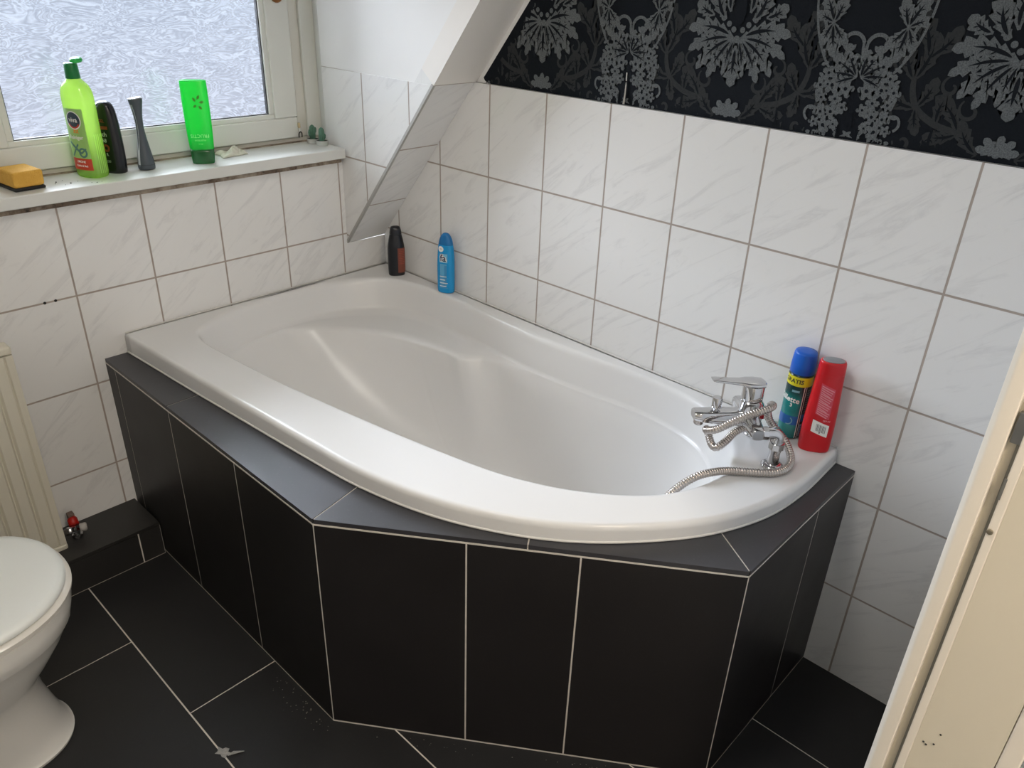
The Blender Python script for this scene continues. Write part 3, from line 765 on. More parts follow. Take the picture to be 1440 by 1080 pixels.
for sg in (1, -1):
    end = PB + b_ * sg * .066 + Z * (-.003)
    m = MB()
    m.lathe([(.0125, .009), (.0145, .010), (.0145, .021), (.0125, .022)], end, back, 8, smooth=False)        # union nut
    el = [end + back * .020, end + back * .031] + [end + back * .033 + back * .012 * math.sin(a) + Z * (-.012 + .012 * math.cos(a)) for a in (0, .4, .8, 1.2, 1.5708)] + [end + back * .045 - Z * .022]
    m.tube(el, .0130, 18)
    c = end + back * .045
    m.lathe([(.0135, -.036), (.0165, -.035), (.0165, -.021), (.0135, -.020)], c, (0, 0, 1), 8, smooth=False)
    zb = -c.z + (rimz(1.5) - .603) + .0011
    m.lathe([(.0130, zb + .002), (.0112, -.046), (.0135, -.035)], c, (0, 0, 1), 20)
    m.build('inlet_leg', M['chrome'], fc, sharp=.7)
    m = MB(); m.lathe([(.024, zb + .0002), (.024, zb + .002), (.019, zb + .006), (.012, zb + .008)], c, (0, 0, 1), 32); m.build('flange', M['chrome'], fc)

# corrugated shower hose wound round the mixer and trailing into the tub
hp = [(1.446, -.172, .662), (1.434, -.195, .650), (1.432, -.223, .640), (1.424, -.243, .630), (1.408, -.236, .628), (1.392, -.226, .642), (1.391, -.236, .658), (1.402, -.254, .667), (1.424, -.255, .680), (1.445, -.237, .698), (1.466, -.212, .714), (1.486, -.180, .722),
      (1.488, -.153, .721), (1.476, -.130, .711), (1.463, -.112, .685), (1.470, -.103, .657), (1.495, -.104, .640), (1.517, -.113, .629), (1.536, -.128, .618), (1.551, -.152, .613), (1.556, -.184, .612), (1.546, -.214, .612), (1.520, -.241, .612), (1.474, -.282, .613), (1.450, -.328, .6155), (1.436, -.356, .609), (1.415, -.378, .582), (1.39, -.392, .535), (1.36, -.40, .475), (1.32, -.402, .405), (1.27, -.40, .34), (1.21, -.395, .285), (1.14, -.39, .245), (1.08, -.388, .227)]
HO = Vector((1.45, -.25, .62))
cv = catmull([Vector(p) - HO for p in hp], 24)
# resample evenly
cum = [0]
for a, b in zip(cv, cv[1:]): cum.append(cum[-1] + (b - a).length)
N = int(cum[-1] / .0008); ev = []; j = 0
for k in range(N + 1):
    s = cum[-1] * k / N
    while j < len(cum) - 2 and cum[j + 1] < s: j += 1
    ev.append(cv[j].lerp(cv[j + 1], (s - cum[j]) / max(1e-9, cum[j + 1] - cum[j])))
m = MB(); m.tube(ev, lambda i, t_: .0068 + .0018 * abs(math.sin(PI * i / 7)) ** .7, 14)
hs = m.build('shower_hose', M['chrome_worn']); hs.location = HO
tag(hs, 'corrugated metal shower hose wound round the faucet and trailing into the tub', 'shower hose')
m = MB(); m.lathe([(.0092, -.004), (.0098, 0), (.0098, .012), (.0085, .014)], Vector(hp[0]) - HO + Vector((0, 0, -.006)), (0, 0, 1), 16); m.build('hose_nut', M['chrome'], hs)

# ------------------------------------------------------------------ bottles
def srings(prof, n=2.4, N=56, lean=(0, 0)):
    out = []
    for z, rx, ry in prof:
        rg = []
        for k in range(N):
            a = 2 * PI * k / N; c, s = math.cos(a), math.sin(a)
            rg.append((rx * math.copysign(abs(c) ** (2 / n), c) + lean[0] * z, ry * math.copysign(abs(s) ** (2 / n), s) + lean[1] * z, z))
        out.append(rg)
    return out
def smoothprof(prof, k=5):
    return [tuple(p) for p in catmull(prof, k)]
class Surf:
    """point on the bottle: arc position s (metres, from local +X, positive = counter-clockwise) and height"""
    def __init__(self, prof, n, lean=(0, 0)): self.p = prof; self.n = n; self.l = lean
    def r(self, z):
        P = self.p
        for a, b in zip(P, P[1:]):
            if a[0] <= z <= b[0]:
                t_ = (z - a[0]) / max(1e-9, b[0] - a[0]); return lerp(a[1], b[1], t_), lerp(a[2], b[2], t_)
        return P[-1][1:] if z > P[-1][0] else P[0][1:]
    def __call__(self, s, z, off=.0004):
        rx, ry = self.r(z)
        # walk the superellipse by arc length at this height
        n = self.n; st = .0006; a = 0.; x, y = rx, 0.; sg = 1 if s >= 0 else -1; left = abs(s); da = .02
        f = lambda a: (rx * math.copysign(abs(math.cos(a)) ** (2 / n), math.cos(a)), ry * math.copysign(abs(math.sin(a)) ** (2 / n), math.sin(a)))
        px, py = f(0)
        while left > 1e-7:
            qx, qy = f(a + da); l = math.hypot(qx - px, qy - py)
            if l >= left:
                k = left / l; px, py = lerp(px, qx, k), lerp(py, qy, k); a += da * k; break
            left -= l; a += da; px, py = qx, qy
        e = f(a + .01); g = f(a - .01); tx, ty = e[0] - g[0], e[1] - g[1]; L = math.hypot(tx, ty) or 1
        nx, ny = ty / L, -tx / L
        x, y = px + nx * off, (py + ny * off)
        return (x + self.l[0] * z, sg * y + self.l[1] * z, z)
def rect(mb, S, s0, s1, z0, z1, mat, off=.0004, nx=14, nz=10, skew=0.):
    vs = [S(lerp(s0, s1, i / nx), lerp(z0, z1, j / nz) + skew * (i / nx - .5), off) for j in range(nz + 1) for i in range(nx + 1)]
    fs = [(j * (nx + 1) + i, j * (nx + 1) + i + 1, (j + 1) * (nx + 1) + i + 1, (j + 1) * (nx + 1) + i) for j in range(nz) for i in range(nx)]
    mb.add(vs, fs, mat, True)
def ell(mb, S, s, z, rs, rz, mat, off=.0006, n=24, a0=0, a1=2 * PI, inner_=0.):
    vs = []; fs = []
    K = [inner_, (1 + inner_) / 2, 1.]
    for q in K:
        for i in range(n + 1):
            a = a0 + (a1 - a0) * i / n; vs.append(S(s + rs * q * math.sin(a), z + rz * q * math.cos(a), off))
    for j in range(2):
        for i in range(n): fs.append((j * (n + 1) + i, j * (n + 1) + i + 1, (j + 1) * (n + 1) + i + 1, (j + 1) * (n + 1) + i))
    mb.add(vs, fs, mat, True)
def text(mb, S, body, s, z, size, mat, off=.0007, rot=0., bold=.0, sx=1.):
    cu = bpy.data.curves.new('txt', 'FONT'); cu.body = body; cu.size = size; cu.align_x = 'CENTER'; cu.align_y = 'CENTER'; cu.resolution_u = 2; cu.offset = bold
    ob = bpy.data.objects.new('txt', cu); COL.objects.link(ob)
    dg = bpy.context.evaluated_depsgraph_get(); me = ob.evaluated_get(dg).to_mesh()
    c, q = math.cos(rot), math.sin(rot)
    vs = [S(s + (v.co.x * sx * c - v.co.y * q), z + (v.co.x * sx * q + v.co.y * c), off) for v in me.vertices]
    fs = [tuple(p.vertices) for p in me.polygons]
    mb.add(vs, fs, mat)
    ob.evaluated_get(dg).to_mesh_clear(); bpy.data.objects.remove(ob); bpy.data.curves.remove(cu)
white = flat('print_white', (235, 235, 230)); black = flat('print_black', (18, 18, 20)); orange = flat('print_orange', (230, 140, 40)); redp = flat('print_red', (190, 60, 35))

# green all-purpose cleaner bottle on the sill
cl = empty('cleaner_bottle', (-.066, -.853, 1.0207), rad(-70)); tag(cl, 'tall clear green cleaner bottle with dark green flip cap on the window sill', 'bottle', 'bottles on the window sill')
P = smoothprof([(0.0005, .024, .033), (.006, .028, .0385), (.03, .0285, .0395), (.10, .0285, .0395), (.17, .0285, .0395), (.196, .028, .0385), (.214, .024, .032), (.226, .0165, .019), (.232, .0135, .0135)], 5)
m = MB(); m.loft(srings(P, 2.5), 0, True, True, False)
body = m.build('bottle_body', translucent('clear_green_plastic', srgb(170, 205, 90), (.66, .88, .30), .55, .15, .08), cl)
# ribs on the side
S = Surf(P, 2.5)
m = MB()
for k in range(7):
    s = .047 + k * .0052
    rect(m, S, s, s + .0016, .012, .105, 0, .0006, 2, 8)
m.build('ribs', translucent('rib_plastic', srgb(200, 240, 120), (.75, .97, .45), .3, .15, .1), cl)
m = MB(); rect(m, S, -.030, .032, .020, .165, 0, .0005)
rect(m, S, -.030, .032, .020, .048, 1, .0007)
ell(m, S, .004, .138, .0215, .0215, 2, .0008); ell(m, S, .004, .138, .0190, .0190, 3, .0009)
ell(m, S, .004, .1365, .0175, .0175, 1, .0011, 20, rad(115), rad(245), .80)
text(m, S, 'viva', .004, .139, .0165, 2, .0013, 0, .0003)
text(m, S, 'XX', .006, .112, .011, 4, .0009, 0, .0005); text(m, S, 'Reiniger', .002, .098, .0125, 2, .0009, 0, .0003)
for a, b, c, d in ((-.012, .004, .014, .030), (.012, .004, .018, .026)):
    pass
# kitchen taps drawn on the label
for s0, z0, s1, z1, w_ in ((-.022, .086, .010, .060, .006), (.010, .060, .024, .072, .004), (-.02, .052, .004, .082, .0045)):
    nS = 10; vs = []
    dx, dz = s1 - s0, z1 - z0; L = math.hypot(dx, dz); px, pz = -dz / L * w_ / 2, dx / L * w_ / 2
    for i in range(nS + 1):
        t_ = i / nS; vs += [S(s0 + dx * t_ + px, z0 + dz * t_ + pz, .0008), S(s0 + dx * t_ - px, z0 + dz * t_ - pz, .0008)]
    m.add(vs, [(2 * i, 2 * i + 1, 2 * i + 3, 2 * i + 2) for i in range(nS)], 5, True)
ell(m, S, .014, .062, .012, .012, 5, .0009, 20, 0, 2 * PI, .62)
text(m, S, 'LIMONE', .003, .040, .0075, 2, .001, 0, .0002); text(m, S, 'Küche & Bad', .003, .030, .0066, 2, .001, 0, .0002)
m.build('label', [flat('label_green', (150, 195, 110)), redp, white, flat('label_navy', (40, 60, 75)), orange, flat('label_teal', (70, 120, 115))], cl)
m = MB(); m.lathe([(.0155, .230), (.0165, .2315), (.0150, .262), (.0140, .2645), (.004, .265)], (0, 0, 0), (0, 0, 1), 32)
cp = m.build('cap', flat('dark_green_cap', (10, 120, 60), .3), cl); tag(cp, 'dark green cap')
m = MB(); m.loft([[(q * math.cos(2 * PI * k / 24) * 1.25, q * math.sin(2 * PI * k / 24), z) for k in range(24)] for q, z in ((.006, 0), (.0115, .001), (.0125, .004), (.011, .0075), (.005, .0085))])
ld = m.build('flip_lid', translucent('bright_green_lid', srgb(20, 170, 80), (.05, .62, .2), .1, .2, .1), cp); ld.location = (-.004, .016, .268); ld.rotation_euler = (rad(-12), rad(8), 0)

# black shower gel behind it
bk = empty('shower_gel_bottle', (-.075, -.793, 1.0207), rad(-62)); tag(bk, 'slim black shower gel bottle directly right of the green cleaner bottle', 'bottle', 'bottles on the window sill')
P = smoothprof([(.0005, .017, .024), (.004, .020, .0285), (.05, .0205, .0305), (.10, .020, .0295), (.14, .0185, .0265), (.160, .0165, .022), (.1695, .0125, .016), (.173, .006, .008)], 5)
m = MB(); m.loft(srings(P, 2.6), 0, True); m.build('bottle_body', flat('gloss_black_plastic', (14, 16, 22), .22), bk)
S = Surf(P, 2.6); m = MB()
text(m, S, 'GEL', .0, .128, .010, 1, .0006, 0, .0003); rect(m, S, -.012, .014, .108, .116, 1, .0006, 6, 2); text(m, S, 'sch', .0, .096, .015, 0, .0006, 0, .0004); text(m, S, '68', .0, .081, .013, 0, .0006, 0, .0004)
ell(m, S, .002, .063, .0095, .0095, 1, .0006, 20, 0, 2 * PI, .45); text(m, S, 'R', .002, .047, .010, 0, .0006, 0, .0003); text(m, S, '250', .002, .030, .008, 0, .0006)
m.build('print', [flat('print_grey', (165, 165, 160)), flat('print_dull_red', (120, 40, 28))], bk)

# grey waisted stick deodorant
vz = empty('deodorant_bottle', (-.055, -.722, 1.0207), rad(-10)); tag(vz, 'grey hourglass shaped deodorant bottle standing alone mid sill', 'bottle', 'bottles on the window sill')
P = smoothprof([(.0005, .0155, .018), (.003, .018, .0205), (.012, .0185, .0210), (.03, .0165, .0190), (.06, .012, .0145), (.09, .0085, .0105), (.115, .0078, .0095), (.14, .0095, .0115), (.158, .0120, .0145), (.170, .0138, .0168), (.176, .0138, .0172)], 6)
m = MB(); m.loft(srings(P, 2.1), 0, True); m.build('bottle_body', flat('slate_grey_plastic', (72, 80, 88), .35), vz)
m = MB(); rg = srings([(.1762, .0136, .0170), (.1775, .0128, .0160), (.1785, .006, .008)], 2.1); m.loft([[(x, y, z + y * .12) for x, y, z in r_] for r_ in rg]); tag(m.build('cap', flat('pale_cap', (205, 205, 210), .3), vz), 'pale slanted top')
m = MB(); m.loft(srings([(.0125, .0187, .0212), (.0135, .0189, .0214), (.0145, .0186, .0211)], 2.1), 0, True, False, False); m.build('base_ring', flat('base_ring', (55, 62, 70)), vz)
S = Surf(P, 2.1); m = MB()
vs = []
for i in range(21):
    z = .012 + .15 * i / 20; q = .012 + .003 * math.sin(i * .3)
    rx, ry = S.r(z); s0 = -(rx + ry) * .56; vs += [S(s0 - .0035, z, .0005), S(s0 + .0035, z, .0005)]
m.add(vs, [(2 * i, 2 * i + 1, 2 * i + 3, 2 * i + 2) for i in range(20)], 0, True); tag(m.build('side_stripe', flat('silver_stripe', (200, 205, 210), .3), vz), 'silver side stripe')

# bright green shampoo bottle standing on its cap
gs = empty('shampoo_bottle', (-.040, -.572, 1.0207), rad(-32)); tag(gs, 'bright green translucent shampoo bottle upside down on the window sill', 'bottle', 'bottles on the window sill')
P = smoothprof([(.0005, .0155, .026), (.003, .0185, .0285), (.03, .0195, .0300), (.08, .0195, .0325), (.13, .0190, .0335), (.18, .0170, .0335), (.207, .0150, .0330), (.2115, .0135, .0315), (.2125, .008, .022)], 5)
P1 = [p for p in P if p[0] >= .0385]; P1 = [(.038, *Surf(P, 3.0).r(.038))] + P1
m = MB(); m.loft(srings(P1, 3.0), 0, True)
m.build('bottle_body', translucent('green_shampoo_plastic', srgb(10, 170, 70), (.03, .80, .17), .12, .2, .07), gs)
P0 = [p for p in P if p[0] < .036] + [(.0365, *Surf(P, 3.0).r(.0365))]
m = MB(); m.loft(srings(P0, 3.0), 0, True); tag(m.build('cap', translucent('deep_green_cap', srgb(5, 95, 45), (.02, .50, .12), .05, .2, .08), gs), 'deep green cap at the bottom')
S = Surf(P, 3.0); m = MB()
text(m, S, 'FRUCTIS', .001, .074, .0125, 0, .0006, PI, .0, 1.0); text(m, S, 'nutrition', .001, .062, .008, 0, .0006, PI); text(m, S, '250 ml', .001, .053, .004, 0, .0006, PI)
m.build('print', flat('pale_green_print', (150, 235, 170)), gs); m = MB()
for k, (s, z, a, l) in enumerate(((.006, .165, .5, .014), (.010, .158, 1.4, .013), (.002, .160, -.5, .013), (.008, .150, 2.4, .012), (.003, .152, -2.2, .010))):
    pl = []
    for i in range(9): t_ = i / 8; pl.append((s + math.sin(a) * l * t_ + math.cos(a) * .003 * math.sin(PI * t_), z + math.cos(a) * l * t_ - math.sin(a) * .003 * math.sin(PI * t_)))
    pr = [(s + math.sin(a) * l * t_ - math.cos(a) * .003 * math.sin(PI * t_), z + math.cos(a) * l * t_ + math.sin(a) * .003 * math.sin(PI * t_)) for t_ in [i / 8 for i in range(9)]]
    vs = []
    for A_, B_ in zip(pl, pr): vs += [S(*A_, .0006), S(*B_, .0006)]
    m.add(vs, [(2 * i, 2 * i + 1, 2 * i + 3, 2 * i + 2) for i in range(8)], 0, True)
m.build('leaf_logo', [flat('olive_print', (70, 130, 20))], gs)

# sponge
sg = empty('sponge', (-.052, -1.022, 1.0207), rad(6)); tag(sg, 'yellow sponge with dark scouring pad at the left end of the sill', 'sponge')
t = NT('yellow_sponge'); tc = t.n('ShaderNodeTexCoord').outputs['Object']
vo = t.n('ShaderNodeTexVoronoi', i_Vector=tc, i_Scale=420.).outputs['Distance']; nz = t.n('ShaderNodeTexNoise', i_Vector=tc, i_Scale=60., i_Detail=3.).outputs['Fac']
t.bsdf(t.mix(nz, srgb(214, 160, 62), srgb(232, 184, 88)), .9, normal=t.bump(t.math('ADD', vo, nz), .6, .002))
m = MB(); m.loft([[(x * k_ + (.004 if z > .03 else 0), y * k_, z) for x, y in ((-.045, -.034), (.045, -.034), (.045, .034), (-.045, .034))] for z, k_ in ((.0075, 1.), (.045, 1.0))], 0, False)
m.build('foam', t.mat, sg, .006, 3)
m = MB(); m.box(-.045, .045, -.0345, .0345, .0004, .0074); m.build('scouring_pad', simple('dark_scourer', (.022, .022, .022), .95, noise=.3, nscale=300, bump=.6), sg, .002)

# crumpled pale cloth
ct = MB(); nx, ny = 26, 16; vs = []
for j in range(ny + 1):
    for i in range(nx + 1):
        u, v = i / nx, j / ny
        rr_ = max(abs(u - .5), abs(v - .5)) * 2
        x = (v - .5) * .062 * (1 - .25 * (u - .2)); y = (u - .5) * .085 + .006 * math.sin(v * 5)
        z = .002 + (1 - rr_ ** 2.2) * (.012 + .007 * math.sin(u * 11 + v * 4) + .004 * math.sin(v * 17 - u * 6)) + (.004 if u > .8 else 0) * (1 - rr_ ** 3)
        vs.append((x, y, max(.0015, z)))
ct.add(vs, [(j * (nx + 1) + i, j * (nx + 1) + i + 1, (j + 1) * (nx + 1) + i + 1, (j + 1) * (nx + 1) + i) for j in range(ny) for i in range(nx)], 0, True)
o = ct.build('cleaning_cloth', simple('pale_cloth', (.62, .60, .50), .9, noise=.12, nscale=90, bump=.3)); o.location = (-.088, -.462, 1.0205); o.rotation_euler = (0, 0, rad(4))
so = o.modifiers.new('s', 'SOLIDIFY'); so.thickness = .0015; so.offset = -1
tag(o, 'small crumpled cream cloth against the window frame behind the green bottle', 'cloth')

# two cactus candles in tealight cups
M['wax'] = simple('green_wax', srgb(78, 118, 100), .5, noise=.15, nscale=200, **{'Subsurface_Weight': 0.0})
M['soil'] = simple('dark_wax', (.02, .022, .02), .7); M['alu'] = simple('aluminium_cup', (.72, .72, .70), .28, .9, noise=.05)
def cactus_body(r0, H, n=8):
    m = MB(); rings = []
    for k in range(13):
        t_ = k / 12; r_ = r0 * (.78 + .3 * math.sin(PI * min(1, t_ * .9 + .1))) * (1 if t_ < .8 else math.sqrt(max(.02, 1 - ((t_ - .8) / .2) ** 2)))
        rings.append([(r_ * (1 + .14 * math.cos(n * a)) * math.cos(a), r_ * (1 + .14 * math.cos(n * a)) * math.sin(a), .012 + H * t_) for a in [2 * PI * i / 48 for i in range(48)]])
    m.loft(rings); return m
def cactus(loc, rz, arms, H, label):
    e = empty('cactus_candle', loc, rz); tag(e, label, 'candle', 'cactus candles in the sill corner')
    m = MB(); m.lathe([(.0165, 0.0003), (.0180, .002), (.0188, .0145), (.0192, .0148), (.0186, .0150), (.0180, .0125)], (0, 0, 0), (0, 0, 1), 32, caps=True); m.build('cup', M['alu'], e)
    m = MB(); m.lathe([(.0178, .0118), (.0178, .0132), (.004, .0136)], (0, 0, 0), (0, 0, 1), 28); m.build('soil', M['soil'], e)
    cactus_body(.0075, H).build('stem', M['wax'], e)
    for sx, z0, l in arms:
        m = MB(); m.tube(catmull([(0, 0, z0), (0, sx * .010, z0 + .002), (0, sx * .0125, z0 + .008), (0, sx * .0122, z0 + l)], 5), lambda i, t_: .0038 * (1 if t_ < .85 else .75 if t_ < .97 else .3), 12); m.build('arm', M['wax'], e)
    return e
cactus((-.095, -.186, 1.0207), .2, ((-1, .022, .020), (1, .030, .016)), .043, 'cactus shaped candle with two arms in foil cup, nearer the window')
cactus((-.050, -.184, 1.0207), .2, ((1, .018, .014),), .041, 'cactus shaped candle with plain stem in foil cup, nearer the sill edge')

# small wooden ornament stuck on the sash (only its lower edge shows)
og = empty('wooden_ornament', (XW + .001, -.247, 1.428)); tag(og, 'small brown wooden ornament stuck on the window sash', 'ornament')
m = MB(); m.loft([[(x, q * math.sin(2 * PI * k / 24) * 1.1, q * math.cos(2 * PI * k / 24)) for k in range(24)] for q, x in ((.017, .0003), (.018, .003), (.016, .007), (.006, .009))]); m.build('head', simple('varnished_wood', srgb(150, 95, 45), .4, noise=.25, nscale=60), og)
for dy in (-.005, .006):
    m = MB(); m.lathe([(.0032, .0), (.0028, .002), (.001, .0028)], (.0075, dy, -.008), (1, 0, 0), 14); m.build('spot', simple('dark_wood_spot', srgb(40, 20, 8), .5), og)

# crumbs of dirt on the sill
m = MB()
for x, y, q in ((-.02, -.925, .0022), (-.035, -.955, .0014), (-.05, -.948, .002), (-.012, -.94, .001), (.004, -.885, .0012), (.01, -.875, .0016), (.006, -.862, .001), (-.06, -.93, .001), (-.03, -.905, .0012)):
    m.lathe([(q * .6, 0), (q, q * .4), (q * .5, q * .9)], (x, y, 1.0206), (0, 0, 1), 7)
o = m.build('dirt_crumbs', M['brass_dark']); tag(o, 'black dirt crumbs scattered on the sill beside the yellow sponge', 'dirt', kind='stuff')

# black bottle with copper label in the tub corner
b2 = empty('shampoo_bottle', (.118, -.047, rimz(.12) + .001), rad(-33)); tag(b2, 'black shampoo bottle with copper brown back label in the tub corner', 'bottle', 'bottles on the tub rim')
P = smoothprof([(.0005, .0165, .0225), (.004, .019, .0265), (.05, .0195, .0275), (.09, .0195, .0270), (.112, .0175, .0240), (.130, .0150, .0200), (.1345, .0146, .0192)], 5)
m = MB(); m.loft(srings(P, 2.8), 0, True); m.build('bottle_body', flat('black_plastic', (12, 14, 22), .28), b2)
m = MB(); m.loft(srings([(.1347, .0140, .0186), (.137, .0148, .0196), (.150, .0135, .0175), (.158, .0115, .0145), (.1605, .006, .009)], 2.6)); m.build('cap', flat('black_cap', (16, 18, 26), .3), b2)
S = Surf(P, 2.8); m = MB(); rect(m, S, .003, .040, .010, .092, 0, .0005)
for k in range(9): rect(m, S, .007, .036 - (k % 3) * .003, .086 - k * .0058, .088 - k * .0058, 1, .0007, 8, 1)
m.build('label', [flat('copper_label', (120, 62, 44), .5), flat('dull_red_print', (150, 70, 55))], b2)

# light blue shower gel
bl = empty('shower_gel_bottle', (.338, -.029, rimz(.33) + .001), rad(-66)); tag(bl, 'light blue shower gel bottle with rounded cap on the back rim of the tub', 'bottle', 'bottles on the tub rim')
P = smoothprof([(.0005, .015, .022), (.004, .0175, .0265), (.04, .0180, .0275), (.09, .0180, .0275), (.13, .0170, .0255), (.152, .0155, .0230)], 5)
m = MB(); m.loft(srings(P, 2.3), 0, True); m.build('bottle_body', flat('pearl_blue_plastic', (10, 146, 210), .25), bl)
Pc = smoothprof([(.1525, .0150, .0224), (.154, .0152, .0228), (.166, .0138, .0200), (.178, .0110, .0150), (.185, .0072, .0092), (.1875, .003, .004)], 4)
m = MB(); m.loft(srings(Pc, 2.3)); m.build('cap', flat('blue_cap', (10, 110, 175), .35), bl)
S = Surf(P, 2.3); m = MB()
ell(m, S, -.010, .140, .0095, .0088, 0, .0006); text(m, S, '72h', -.010, .140, .006, 1, .0008)
rect(m, S, -.014, .012, .098, .126, 4, .0005); text(m, S, 'fa', -.002, .112, .030, 0, .0007, 0, .0022); text(m, S, 'fa', -.002, .112, .030, 1, .0009, 0, .0004)
rect(m, S, -.012, .010, .022, .094, 2, .0005); rect(m, S, .002, .010, .03, .09, 3, .0006, 3, 6)
for k in range(8): rect(m, S, -.013, .013 - (k % 3) * .004, .016 + k * .0052, .0185 + k * .0052, 0 if k % 2 else 3, .0007, 8, 1)
m.build('print', [white, flat('print_navy', (15, 20, 60)), flat('pale_blue_print', (90, 165, 205)), flat('mid_blue_print', (60, 140, 190)), flat('sky_print', (120, 185, 215))], bl)

# shaving gel can
cn = empty('shaving_gel_can', (1.487, -.030, rimz(1.49) + .001), rad(-86)); tag(cn, 'green shaving gel can with blue cap and yellow band beside the faucet', 'can', 'bottles on the tub rim')
P = [(.0005, .0235, .0235), (.003, .0258, .0258), (.006, .0262, .0262), (.150, .0262, .0262), (.156, .0255, .0255)]
RC = .0262
t = NT('can_print'); tc = t.n('ShaderNodeTexCoord').outputs['Object']; sz = t.n('ShaderNodeSeparateXYZ', i_Vector=tc).outputs[2]
g = t.ramp(t.math('DIVIDE', sz, .16), [(0., srgb(20, 105, 105)), (.28, srgb(60, 150, 145)), (.42, srgb(20, 120, 120)), (.6, srgb(15, 125, 120)), (.72, srgb(5, 60, 60)), (.82, srgb(4, 40, 42)), (1., srgb(4, 40, 42))])
t.bsdf(g, .25)
m = MB(); m.lathe([(p[1], p[0]) for p in P], (0, 0, 0), (0, 0, 1), 48); m.build('can_body', t.mat, cn)
S = Surf(P, 2.0); m = MB()
rect(m, S, -.075, .085, .1305, .1525, 0, .0004, 60, 2); text(m, S, 'GRATIS', -.006, .1415, .0135, 1, .0006, 0, .0004)
text(m, S, 'Gillette', -.010, .098, .0175, 2, .0006, rad(-6), .0004); text(m, S, '3', .0, .084, .011, 2, .0006, 0, .0003); rect(m, S, -.004, .012, .116, .121, 6, .0005, 6, 1)
rect(m, S, -.03, .020, .036, .058, 3, .0005, 20, 3); ell(m, S, .0, .046, .010, .010, 6, .0007, 16, rad(30), rad(200), .75)
rect(m, S, .0205, .0222, .004, .1305, 2, .0006, 2, 2); rect(m, S, .0222, .0265, .004, .1305, 1, .0006, 3, 2); rect(m, S, .0250, .0262, .004, .1305, 2, .0008, 2, 2)
rect(m, S, .0265, .060, .004, .1305, 1, .0005, 20, 3); rect(m, S, .028, .058, .045, .062, 3, .0007, 14, 2); rect(m, S, .028, .054, .008, .038, 5, .0007, 14, 2)
for k in range(10): rect(m, S, .030, .054 - (k % 4) * .002, .068 + k * .0058, .0705 + k * .0058, 4, .0007, 8, 1)
for k in range(5): rect(m, S, .030, .052, .011 + k * .005, .0135 + k * .005, 3, .0009, 8, 1)
m.build('print', [flat('yellow_band', (214, 205, 30)), black, white, flat('print_blue', (20, 90, 160)), flat('grey_text', (105, 115, 118)), flat('lilac_panel', (150, 160, 190)), flat('pale_teal', (120, 165, 175))], cn)
m = MB(); m.lathe([(.0250, .1565), (.0262, .1575), (.0258, .176), (.0238, .2015), (.0225, .2055), (.012, .2062)], (0, 0, 0), (0, 0, 1), 44); tag(m.build('cap', flat('blue_cap_plastic', (0, 88, 190), .35), cn), 'blue cap')

# red shower gel with grey lid, standing against the wall
rd = empty('shower_gel_bottle', (1.553, -.046, rimz(1.55) + .001), rad(-60)); tag(rd, 'red shower gel bottle with grey lid and barcode label beside the can', 'bottle', 'bottles on the tub rim')
P = smoothprof([(.0005, .0175, .0290), (.004, .0200, .0325), (.05, .0205, .0330), (.10, .0200, .0315), (.15, .0190, .0290), (.182, .0185, .0275), (.184, .0180, .0270), (.186, .0185, .0275), (.205, .0185, .0268), (.2105, .0178, .0258), (.2125, .0165, .0240)], 5)
LN = (0, 0)
m = MB(); m.loft(srings(P, 2.6), 0, True); m.build('bottle_body', flat('red_plastic', (196, 8, 24), .3), rd)
m = MB(); m.loft(srings([(.2123, .0155, .0222), (.2136, .0152, .0218), (.2140, .014, .020)], 2.2)); tag(m.build('lid', flat('grey_lid', (130, 132, 136), .4), rd), 'grey oval lid')
S = Surf(P, 2.6); m = MB()
rect(m, S, -.016, .014, .088, .160, 0, .0005, skew=-.012)
for k in range(15): rect(m, S, -.014, .0125 - (k % 4) * .0022, .153 - k * .0045, .1555 - k * .0045, 2, .0007, 10, 1, skew=-.011)
rect(m, S, -.017, .018, .045, .074, 1, .0006, skew=-.012)
for k in range(11): rect(m, S, -.008 + k * .0019, -.008 + k * .0019 + (.0006, .0011, .0008)[k % 3], .054 - k * .0006, .071 - k * .0006, 3, .0008, 1, 1)
ell(m, S, .001, .0495, .0015, .0015, 3, .0009, 10)
text(m, S, '250 ml', .010, .079, .0055, 4, .0008)
m.build('label', [flat('pink_text_panel', (206, 70, 88)), white, flat('pale_pink_print', (222, 140, 150)), flat('barcode_grey', (60, 62, 66)), flat('pink_white', (235, 200, 205))], rd)

# ------------------------------------------------------------------ radiator
RX0, RX1, RY, RZ0, RZ1 = .035, .100, -1.170, .108, .703
ra = empty('radiator', (.06, -1.5, .11)); tag(ra, 'cream panel radiator with vertical grooves under the window', 'radiator')
m = MB(); ro = Vector((.06, -1.5, .11)); y1 = -1.98
prof = [(RY, RX1 - .010), (RY - .002, RX1), (RY - .0165, RX1), (RY - .019, RX1 - .006), (RY - .022, RX1 - .002)]
y = RY - .050
while y > y1 + .02:
    prof += [(y + .006, RX1 - .002), (y + .001, RX1 - .011), (y - .001, RX1 - .011), (y - .006, RX1 - .002)]; y -= .0345
prof += [(y1, RX1 - .002)]
cs = [(x - ro.x, y - ro.y) for y, x in prof] + [(RX0 + .02 - ro.x, y1 - ro.y), (RX0 + .02 - ro.x, RY - ro.y)]
m.prism(cs, 'z', RZ0 + .020 - ro.z, RZ1 - .022 - ro.z)
m.build('front_panel', M['radiator'], ra, .0015)
